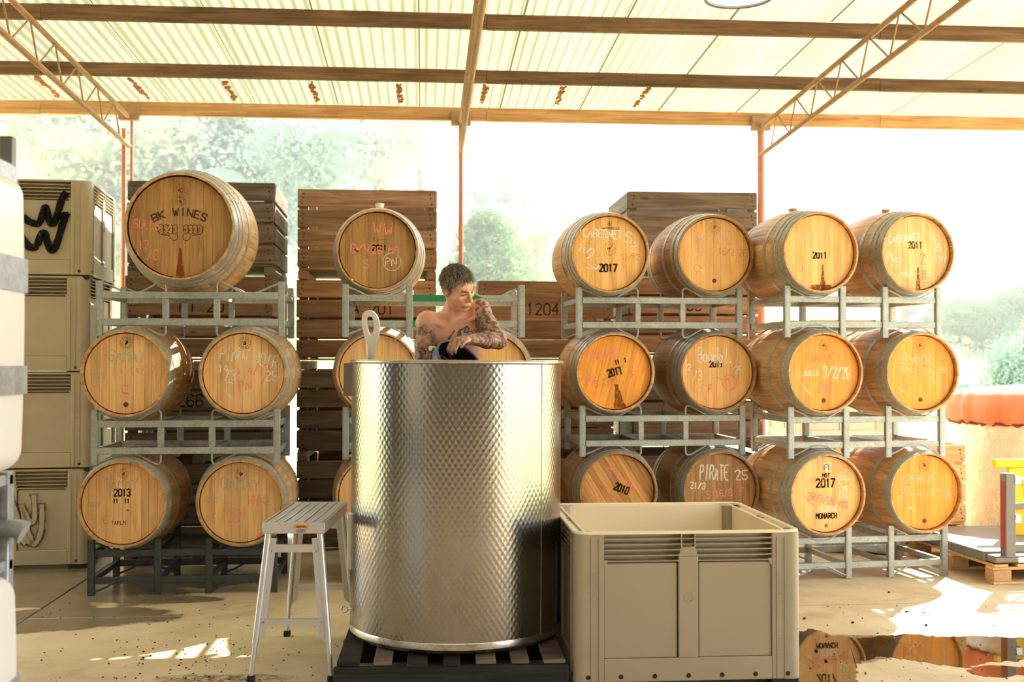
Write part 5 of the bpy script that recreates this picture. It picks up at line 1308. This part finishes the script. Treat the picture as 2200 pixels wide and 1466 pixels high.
# ================================================================== SUNLIT HAZE OVER THE VALLEY
hzm = NM('valley_haze'); vs_ = hzm.n('VolumeScatter'); vs_.inputs['Color'].default_value = (.96, .98, 1, 1); vs_.inputs['Density'].default_value = .0062; vs_.inputs['Anisotropy'].default_value = .35
hzm.t.links.new(vs_.outputs[0], hzm.out.inputs['Volume'])
hb = MB().box(-74, 104, 17, 128, -2, 34).build('haze', hzm.m, None, 0); tag(hb, 'bright haze hanging over the hillside beyond the shed', 'haze', kind='stuff')
# ================================================================== THE PERSON, grown as one surface from a distance field
DO = 6.25
def Wm(px, py, y):       # picture point + depth offset -> the person's own frame (x right, y away, z up)
    d = DO + y; return np.array([(px - 1100) / F * d + (1100 - 980) / F * DO, y, (775 - py) / F * d])
class Field:
    def __init__(s, lo, hi, h):
        s.lo = np.array(lo, float); s.h = h; s.n = np.ceil((np.array(hi) - s.lo) / h).astype(int) + 1
        s.d = np.full(s.n, .06, np.float32); s.ax = [s.lo[i] + h * np.arange(s.n[i]) for i in range(3)]
    def sub(s, lo, hi):
        a = np.clip(((np.array(lo) - s.lo) / s.h).astype(int), 0, s.n - 1); b = np.clip(((np.array(hi) - s.lo) / s.h).astype(int) + 2, 1, s.n)
        sl_ = tuple(slice(a[i], b[i]) for i in range(3)); g = np.meshgrid(*[s.ax[i][sl_[i]].astype(np.float32) for i in range(3)], indexing='ij'); return sl_, g
    def mixin(s, sl_, d, k, sub=False):
        o = s.d[sl_]
        if sub:
            h = np.clip(.5 - .5 * (o + d) / k, 0, 1); s.d[sl_] = o * (1 - h) - d * h + k * h * (1 - h)
        else:
            h = np.clip(.5 + .5 * (d - o) / k, 0, 1); s.d[sl_] = d * (1 - h) + o * h - k * h * (1 - h)
    def cap(s, a, b, ra, rb, k=.02, sub=False):
        a = np.array(a, float); b = np.array(b, float); m = max(ra, rb) + k * 1.5 + .01; sl_, (X, Y, Z_) = s.sub(np.minimum(a, b) - m, np.maximum(a, b) + m)
        ab = b - a; L2 = max(1e-9, float(ab @ ab)); t = np.clip(((X - a[0]) * ab[0] + (Y - a[1]) * ab[1] + (Z_ - a[2]) * ab[2]) / L2, 0, 1)
        d = np.sqrt((X - a[0] - t * ab[0]) ** 2 + (Y - a[1] - t * ab[1]) ** 2 + (Z_ - a[2] - t * ab[2]) ** 2) - (ra + (rb - ra) * t); s.mixin(sl_, d, k, sub)
    def ell(s, c, r, k=.02, Rm=None, sub=False):
        c = np.array(c, float); r = np.array(r, float); m = r.max() + k * 1.5 + .01; sl_, (X, Y, Z_) = s.sub(c - m, c + m)
        P_ = [X - c[0], Y - c[1], Z_ - c[2]]
        if Rm is not None: P_ = [Rm[i][0] * P_[0] + Rm[i][1] * P_[1] + Rm[i][2] * P_[2] for i in range(3)]
        q = np.sqrt(sum((P_[i] / r[i]) ** 2 for i in range(3))); g = np.sqrt(sum((P_[i] / r[i] ** 2) ** 2 for i in range(3))) + 1e-9
        s.mixin(sl_, q * (q - 1) / g, k, sub)
    def nets(s):
        D = s.d; S = D < 0; n = S.shape
        c = np.zeros((n[0] - 1, n[1] - 1, n[2] - 1), np.int8)
        for i in (0, 1):
            for j in (0, 1):
                for k in (0, 1): c += S[i:n[0] - 1 + i, j:n[1] - 1 + j, k:n[2] - 1 + k]
        act = (c > 0) & (c < 8); idx = np.full(act.shape, -1, np.int64); I = np.argwhere(act); idx[act] = np.arange(len(I))
        acc = np.zeros((len(I), 3)); cnt = np.zeros(len(I))
        cor = [(i, j, k) for i in (0, 1) for j in (0, 1) for k in (0, 1)]
        for a in cor:
            for ax in range(3):
                if a[ax]: continue
                b = list(a); b[ax] = 1
                da = D[I[:, 0] + a[0], I[:, 1] + a[1], I[:, 2] + a[2]]; db = D[I[:, 0] + b[0], I[:, 1] + b[1], I[:, 2] + b[2]]
                m = (da < 0) != (db < 0); t = np.where(m, da / (da - db + 1e-12), 0); p = np.tile(np.array(a, float), (len(I), 1)); p[:, ax] += t
                acc[m] += p[m]; cnt[m] += 1
        V = s.lo + s.h * (I + acc / cnt[:, None]); Fs = []
        for ax in range(3):
            u, w_ = (ax + 1) % 3, (ax + 2) % 3
            A = [slice(1, n[i] - 1) for i in range(3)]; A[ax] = slice(0, n[ax] - 1); B = list(A); B[ax] = slice(1, n[ax])
            sa, sb = S[tuple(A)], S[tuple(B)]
            for flip in (0, 1):
                E = np.argwhere((sa & ~sb) if not flip else (~sa & sb))
                if not len(E): continue
                off = np.array([1, 1, 1]); off[ax] = 0; E = E + off; q = []
                for (du, dw) in ((0, 0), (-1, 0), (-1, -1), (0, -1)):
                    e = E.copy(); e[:, u] += du; e[:, w_] += dw; q.append(idx[e[:, 0], e[:, 1], e[:, 2]])
                q = np.stack(q, 1); Fs.append(q if not flip else q[:, ::-1])
        return V, np.concatenate(Fs)

fld = Field((-.30, -.42, -.56), (.34, .34, .56), .0036)
# head frame
yw, pt, rl = R(50), R(27), R(19)
f0 = np.array([math.sin(yw) * math.cos(pt), -math.cos(yw) * math.cos(pt), -math.sin(pt)]); u0 = np.array([math.sin(yw) * math.sin(pt), -math.cos(yw) * math.sin(pt), math.cos(pt)]); r0 = np.cross(f0, u0)
uu = math.cos(rl) * u0 + math.sin(rl) * r0; rr_ = math.cos(rl) * r0 - math.sin(rl) * u0; HM = np.array([rr_, f0, uu])
Hc = Wm(984, 618, -.03); HS = .98
def hp(a, b, c): return Hc + HS * (a * rr_ + b * f0 + c * uu)
# torso
chest = Wm(982, 728, .13); hips = Wm(968, 930, .24); belly = Wm(975, 820, .20)
fld.ell(chest, (.150, .105, .145), .03); fld.cap(belly, hips, .125, .125, .06); fld.cap(chest, belly, .125, .12, .05)
Ls, Rs_ = Wm(1030, 668, .09), Wm(920, 692, .07)      # shoulder joints: image right, image left
nb, nk = Wm(967, 690, .09), Wm(979, 652, .035)
fld.cap(nb, nk, .062, .055, .03); fld.cap(nb + [0, .03, -.02], Ls, .060, .050, .04); fld.cap(nb + [0, .03, -.02], Rs_, .062, .052, .04)
fld.cap(Wm(970, 702, .03), Wm(1018, 684, .02), .013, .012, .02); fld.cap(Wm(956, 702, .02), Wm(925, 690, .02), .012, .012, .02)  # collar bones
for cx_, cy_ in ((955, 722), (1006, 716)): fld.ell(Wm(cx_, cy_, .045), (.072, .034, .052), .03)                                    # chest muscles
fld.cap(nb + [.0, -.045, .0], hp(-.045, -.03, -.03), .014, .012, .02); fld.cap(nb + [.01, -.05, .0], hp(.045, -.03, -.03), .014, .012, .02)
fld.ell(Wm(980, 700, .16), (.16, .085, .09), .04)
# arms
fld.ell(Ls, (.062, .062, .064), .03); fld.ell(Rs_ + [-.006, 0, -.012], (.062, .062, .070), .03)
Le, Lw = Wm(1071, 732, -.06), Wm(1006, 729, -.24)
fld.cap(Ls, Le, .054, .043, .022); fld.ell((Ls * .5 + Le * .5) + [-.008, -.012, 0], (.048, .052, .060), .025); fld.cap(Le + [.002, 0, -.002], Le * .6 + Lw * .4, .044, .045, .018); fld.cap(Le * .6 + Lw * .4, Lw, .043, .0275, .02)
Re, Rw = Wm(906, 800, .00), Wm(938, 832, -.20)
fld.cap(Rs_ + [-.004, 0, -.01], Re, .056, .044, .02); fld.ell(Rs_ * .55 + Re * .45 + [-.004, -.006, 0], (.054, .056, .075), .02); fld.cap(Re, Rw, .043, .028, .018)
# thighs down into the must
for sx in (-.075, .095): fld.cap(hips + [sx, 0, -.02], hips + [sx * 1.2, -.04, -.16], .085, .075, .04)
# hands
def hand(wr, kn, tip, side, spread=.020, k=.006):
    """wr wrist, kn knuckle centre, tip finger end; side = unit vector across the palm towards the thumb"""
    ax = (kn - wr); ax /= np.linalg.norm(ax); sd = side - ax * (side @ ax); sd /= np.linalg.norm(sd); nr = np.cross(ax, sd)
    fld.cap(wr, wr * .4 + kn * .6, .027, .028, .015)
    for i in range(4): fld.cap(wr + sd * (i - 1.5) * -.010, kn + sd * (1.5 - i) * spread, .017, .0125, .010)
    fd = tip - kn; L = np.linalg.norm(fd); fd /= L
    for i, (ln, rd) in enumerate(((.92, .0088), (1.0, .0092), (.95, .0088), (.78, .0078))):
        a = kn + sd * (1.5 - i) * spread; b = a + (ax * .55 + fd * .75) * L * ln * .42; c = b + fd * L * ln * .34; e = c + (fd * .9 - ax * .45) * L * ln * .28
        fld.cap(a, b, rd * 1.12, rd, .004); fld.cap(b, c, rd, rd * .95, .003); fld.cap(c, e, rd * .95, rd * .78, .003); fld.ell(a, (rd * 1.35,) * 3, .004)
    t0 = wr + ax * .025 + sd * .022; t1 = t0 + sd * .022 + ax * .030; t2 = t1 + ax * .026 + fd * .012; t3 = t2 + fd * .024 + ax * .006
    fld.cap(t0, t1, .0155, .012, .010); fld.cap(t1, t2, .0118, .0105, .003); fld.cap(t2, t3, .0105, .0085, .003)
kn_ = Wm(982, 733, -.31); hand(Lw, kn_, Wm(969, 764, -.325), np.array([-.25, -.95, -.1]))
kn2 = Wm(962, 836, -.27); hand(Rw, kn2, Wm(985, 832, -.33), np.array([.1, -.6, .7]))
# head
fld.ell(hp(0, -.015, .032), (.076 * HS, .095 * HS, .086 * HS), .02, HM); fld.ell(hp(0, .022, -.020), (.064, .070, .080), .02, HM)
fld.ell(hp(0, .040, -.070), (.047, .048, .046), .02, HM); fld.ell(hp(0, .070, -.100), (.024, .018, .016), .016, HM)
for s_ in (-1, 1):
    fld.cap(hp(s_ * .060, -.005, -.045), hp(s_ * .030, .055, -.100), .017, .014, .02); fld.ell(hp(s_ * .044, .060, -.022), (.020, .018, .014), .016, HM)
    fld.cap(hp(s_ * .012, .089, .022), hp(s_ * .048, .074, .024), .0095, .0085, .012)
for s_ in (-1, 1): fld.ell(hp(s_ * .031, .094, .001), (.0185, .015, .0105), .008, HM, True)
for s_ in (-1, 1):
    fld.cap(hp(s_ * .018, .0785, .0075), hp(s_ * .045, .0715, .0055), .0062, .0056, .005); fld.cap(hp(s_ * .019, .079, -.0085), hp(s_ * .044, .0725, -.0075), .0050, .0045, .005)
fld.cap(hp(0, .090, .016), hp(0, .114, -.030), .0075, .0100, .008); fld.ell(hp(0, .114, -.034), (.0115, .0105, .0095), .006, HM)
for s_ in (-1, 1): fld.ell(hp(s_ * .0135, .100, -.037), (.0080, .010, .0075), .005, HM); fld.ell(hp(s_ * .0075, .106, -.0450), (.0035, .005, .003), .002, HM, True)
fld.ell(hp(0, .090, -.066), (.026, .014, .0165), .012, HM)
fld.cap(hp(-.021, .093, -.0630), hp(.021, .093, -.0630), .0052, .0052, .005); fld.cap(hp(0, .101, -.0615), hp(0, .1015, -.0615), .006, .006, .006)
fld.cap(hp(-.018, .093, -.0765), hp(.018, .093, -.0765), .0058, .0058, .005); fld.cap(hp(0, .099, -.0765), hp(.001, .099, -.0765), .0058, .0058, .006)
fld.cap(hp(-.024, .098, -.0700), hp(.024, .098, -.0700), .0016, .0016, .002, True); fld.cap(hp(0, .109, -.0695), hp(0.001, .109, -.0695), .004, .004, .003, True)
for s_ in (-1, 1):     # ears: ring of cartilage round a hollow
    c_ = hp(s_ * .078, -.012, -.006)
    pts = [hp(s_ * (.078 + .006 * (q < 8)), -.014 + .019 * math.cos(q * pi / 6), -.004 + .031 * math.sin(q * pi / 6) * (1 if math.sin(q * pi / 6) > 0 else .95)) for q in range(13)]
    fld.ell(c_, (.007, .018, .028), .006, HM)
    for a_, b_ in zip(pts[:-1], pts[1:]): fld.cap(a_, b_, .0046, .0046, .003)
    fld.ell(hp(s_ * .086, -.008, -.008), (.0060, .009, .014), .003, HM, True)
V, Q = fld.nets(); V = V.astype(np.float64)
for it in range(2):       # light smoothing
    acc = np.zeros_like(V); cnt = np.zeros(len(V))
    for i in range(4):
        a, b = Q[:, i], Q[:, (i + 1) % 4]; np.add.at(acc, a, V[b]); np.add.at(cnt, a, 1); np.add.at(acc, b, V[a]); np.add.at(cnt, b, 1)
    V = V * .6 + .4 * acc / np.maximum(cnt, 1)[:, None]
def segd(P_, a, b):
    ab = b - a; t = np.clip(((P_ - a) @ ab) / (ab @ ab + 1e-12), 0, 1); return np.linalg.norm(P_ - a - t[:, None] * ab, axis=1), t
sm_ = lambda x, a, b: np.clip((x - a) / (b - a), 0, 1)
mask = np.zeros((len(V), 4), np.float32); mask[:, 3] = 1
d1, t1 = segd(V, Ls + [0, 0, .01], Le); d2, t2 = segd(V, Le, Lw); dch = np.linalg.norm((V - chest) / np.array([.15, .2, .15]), axis=1)
ink = np.maximum(sm_(d1, .085, .062) * (V[:, 0] > .105), sm_(d2, .070, .050))
d3, t3 = segd(V, Rs_ + [-.01, 0, -.045], Re); ink = np.maximum(ink, sm_(d3, .078, .064) * sm_(V[:, 2], Rs_[2] + .028, Rs_[2] + .004) * sm_(V[:, 0], -.070, -.095))
d4, _ = segd(V, Re, Rw); ink = np.maximum(ink, sm_(d4, .06, .05))
dh, _ = segd(V, Lw, kn_); hd = np.linalg.norm(V - (kn_ * .5 + Wm(972, 757, -.32) * .5), axis=1)
ink = np.maximum(ink, .55 * sm_(dh, .05, .035) * (hd > 0)); ink = np.maximum(ink, .75 * sm_(hd, .085, .06))
front = V[:, 1] < .10
for pl in ([(966, 727), (970, 720), (974, 713)], [(967, 724), (964, 728)], [(972, 716), (975, 712)], [(983, 722), (987, 709), (990, 721), (983, 722)], [(985, 719), (988, 716)], [(991, 709), (997, 706), (1003, 702), (1008, 706), (1006, 713), (999, 714), (995, 709)],
           [(1004, 713), (1012, 712), (1019, 710), (1022, 713)], [(1000, 709), (1003, 711)], [(1012, 712), (1016, 716)]):
    for (a, b) in zip(pl[:-1], pl[1:]):
        A_, B_ = Wm(a[0], a[1], 0), Wm(b[0], b[1], 0)
        P2 = V.copy(); sc_ = (DO / (DO + V[:, 1])); P2[:, 0] = (V[:, 0] - (1100 - 980) / F * DO) * sc_ + (1100 - 980) / F * DO; P2[:, 2] = V[:, 2] * sc_; P2[:, 1] = 0
        dd, _ = segd(P2, A_, B_); ink = np.maximum(ink, front * (d1 > .07) * (d2 > .06) * sm_(dd, .0065, .003) * 1.4)
mask[:, 0] = ink
hl = (V - Hc) @ HM.T / HS      # head coordinates
g_ = np.zeros(len(V)); rd_ = np.zeros(len(V))
inface = (hl[:, 1] > .03) & (np.linalg.norm(hl, axis=1) < .16)
for s_ in (-1, 1):
    dd, _ = segd(hl, np.array([s_ * .014, .098, .020]), np.array([s_ * .046, .080, .027])); g_ = np.maximum(g_, .85 * sm_(dd, .0085, .004) * inface)
    dd, _ = segd(hl, np.array([s_ * .019, .084, -.001]), np.array([s_ * .045, .076, -.002])); g_ = np.maximum(g_, .85 * sm_(dd, .0055, .002) * inface)
    rd_ = np.maximum(rd_, .8 * sm_(np.linalg.norm(hl - np.array([s_ * .08, -.01, -.005]), axis=1), .04, .03))
dd, _ = segd(hl, np.array([-.022, .098, -.0695]), np.array([.022, .098, -.0695])); rd_ = np.maximum(rd_, .8 * sm_(dd, .012, .006) * inface); g_ = np.maximum(g_, .6 * sm_(dd, .003, .001) * inface)
g_ = np.maximum(g_, .22 * inface * sm_(hl[:, 2], -.055, -.075)); rd_ = np.maximum(rd_, .3 * sm_(np.linalg.norm(hl - np.array([0, .11, -.03]), axis=1), .035, .015))
mask[:, 1] = g_; mask[:, 2] = rd_
person = thing('person', 'bare-chested tattooed person with short brown hair leaning over the steel tank', 'person', tuple(P(980, 775, DO)), R(-YAW))
me = bpy.data.meshes.new('body'); me.from_pydata(V.tolist(), [], Q.tolist()); me.materials.append(M['skin'])
at = me.color_attributes.new('mask', 'FLOAT_COLOR', 'POINT'); at.data.foreach_set('color', mask.reshape(-1)); me.shade_smooth(); put('body', me, person)
sh_ = MB(); loft(sh_, [([(hips[0] + 1.06 * a, hips[1] + b) for a, b in rrect(.155, .135, .12, 6)], hips[2] + dz) for dz in (-.17, -.08, 0.0)], False); sh_.build('shorts', M['shorts'], person)
eb = MB(); 
for s_ in (-1, 1): eb.sphere(tuple(hp(s_ * .0315, .0715, -.0005)), .0118, 14)
eb.cur = 1
for s_ in (-1, 1): eb.sphere(tuple(hp(s_ * .0315 + .001, .0790, -.003)), .0056, 10)
for i_ in range(1):
    o_ = eb.build('eyes', (M['eye'], M['iris']), person)
# hair: a cap over the skull with combed tufts
def hairmask(a, b, c):
    if b > .045 and c < .072 + .10 * (b - .06): return False
    if b > .012 and c < .042: return c > -.012 and b < .030 and abs(a) > .05
    if b <= .012 and c < -.004 - (.5 * max(0, -.02 - b)): return b < -.030 and c > -.060
    return True
hm = MB(); na, nb_ = 44, 26; rgh = random.Random(4); idx_ = {}
def skull(th, ph, s=1.0): return (.078 * s * math.sin(ph) * math.cos(th), -.015 + .097 * s * math.sin(ph) * math.sin(th), .032 + .088 * s * math.cos(ph))
for j in range(nb_ + 1):
    for i in range(na):
        th = 2 * pi * i / na; ph = pi * .80 * j / nb_; n_ = 1.03 + .022 * math.sin(th * 9 + j) * math.sin(ph * 7) + rgh.uniform(-.008, .012)
        idx_[(i, j)] = len(hm.v); hm.v.append(tuple(hp(*skull(th, ph, n_))))
for j in range(nb_):
    for i in range(na):
        if all(hairmask(*skull(2 * pi * ((i + di) % na) / na, pi * .80 * (j + dj) / nb_)) for di in (0, 1) for dj in (0, 1)):
            hm.f.append((idx_[(i, j)], idx_[(i, j + 1)], idx_[((i + 1) % na, j + 1)], idx_[((i + 1) % na, j)])); hm.mi.append(0)
k = 0
while k < 2600:
    th = rgh.uniform(0, 2 * pi); ph = math.acos(1 - rgh.random() * 1.7); a, b, c = skull(th, ph)
    if not hairmask(a, b, c): continue
    k += 1; n_ = np.array([a / .078 ** 2, (b + .015) / .097 ** 2, (c - .032) / .088 ** 2]); n_ /= np.linalg.norm(n_)
    d_ = np.array([a * 6 + .15, .55 if c > .06 else -.25, -.5 if c < .09 else -.05]) + np.array([rgh.uniform(-.5, .5) for _ in range(3)]) ; d_ -= n_ * (d_ @ n_); d_ /= np.linalg.norm(d_) + 1e-9
    L = rgh.uniform(.018, .036) * (1.0 if c > .03 else .6); p0_ = np.array([a, b, c]) * 1.0 + n_ * .002; sd = np.cross(n_, d_); wd = rgh.uniform(.0010, .0024); pts = []
    lift = rgh.uniform(.15, .5)
    for t in (0, .35, .7, 1.0):
        q = p0_ + d_ * L * t + n_ * (L * lift * math.sin(t * 2.2)) - np.array([0, 0, .004 * t * t]); pts.append((q, wd * (1 - t * .8)))
    hm.cur = rgh.choice((0, 0, 1, 1, 1, 2)); vs = []
    for q, wv in pts: vs += [tuple(hp(*(q + sd * wv))), tuple(hp(*(q + n_ * wv * .8))), tuple(hp(*(q - sd * wv)))]
    hm.add(vs, [f_ for i in range(3) for f_ in ((3 * i, 3 * i + 1, 3 * i + 4, 3 * i + 3), (3 * i + 1, 3 * i + 2, 3 * i + 5, 3 * i + 4))])
ho = hm.build('hair', (M['hair'], M['hair2'], M['hair3']), person, 60); ho['kind'] = 'stuff'

# bucket held in the crook of the hands
bc = Wm(990, 777, -.26); bn = np.array([.57, -.50, .65]); bn /= np.linalg.norm(bn)
bucket = thing('bucket', 'black bucket of grapes tipped over the tank rim in the person’s hands'.replace('’', "'"), 'bucket', (0, 0, 0))
Wl = Matrix.Translation(P(980, 775, DO)) @ Matrix.Rotation(R(-YAW), 4, 'Z')
qz = Vector(bn.tolist()).to_track_quat('Z', 'Y').to_matrix().to_4x4(); bucket.matrix_world = Wl @ Matrix.Translation(Vector(bc.tolist())) @ qz
MB().lathe([(0, -.235), (.100, -.235), (.108, -.228), (.140, -.01), (.137, -.01), (.104, -.225), (0, -.228)], 56).build('body', M['bucket_in'], bucket)
MB().tube([(.143 * math.cos(a * pi / 28), .143 * math.sin(a * pi / 28), -.004) for a in range(56)], .0065, 8, closed=True).build('rim', M['bucket_rim'], bucket)
MB().lathe([(.141, -.05), (.1455, -.048), (.1465, -.012), (.1415, -.01)], 56).build('collar', M['bucket_rim'], bucket)
gp = Matrix(bucket.matrix_world).inverted() @ (Wl @ Vector(Wm(929, 749, -.20).tolist()))
gk = MB(); gk.tube([(-.016, 0, 0), (.016, 0, 0)], .014, 12); gk.tube([(.014, 0, 0), (.04, 0, 0)], .006, 8); o_ = gk.build('handle_grip', M['white_plastic'], bucket); o_.location = gp; o_['label'] = 'white handle grip'
gm_ = MB(); rg_ = random.Random(6)
for i in range(520):
    a, r_ = rg_.uniform(0, 2 * pi), math.sqrt(rg_.random()) * .118; z = -.085 + rg_.uniform(-.01, .012)
    if rg_.random() < .55: gm_.sphere((r_ * math.cos(a), r_ * math.sin(a), z), rg_.uniform(.005, .008), 6)
    else:
        q = Vector((r_ * math.cos(a), r_ * math.sin(a), z + .004)); gm_.tube([q, q + Vector((rg_.uniform(-.02, .02), rg_.uniform(-.02, .02), rg_.uniform(-.002, .012)))], .0014, 4)
MB_ = gm_.build('grapes', M['grape'], None); MB_.matrix_world = bucket.matrix_world; tag(MB_, 'purple grapes and stems inside the black bucket', 'grapes', kind='stuff')
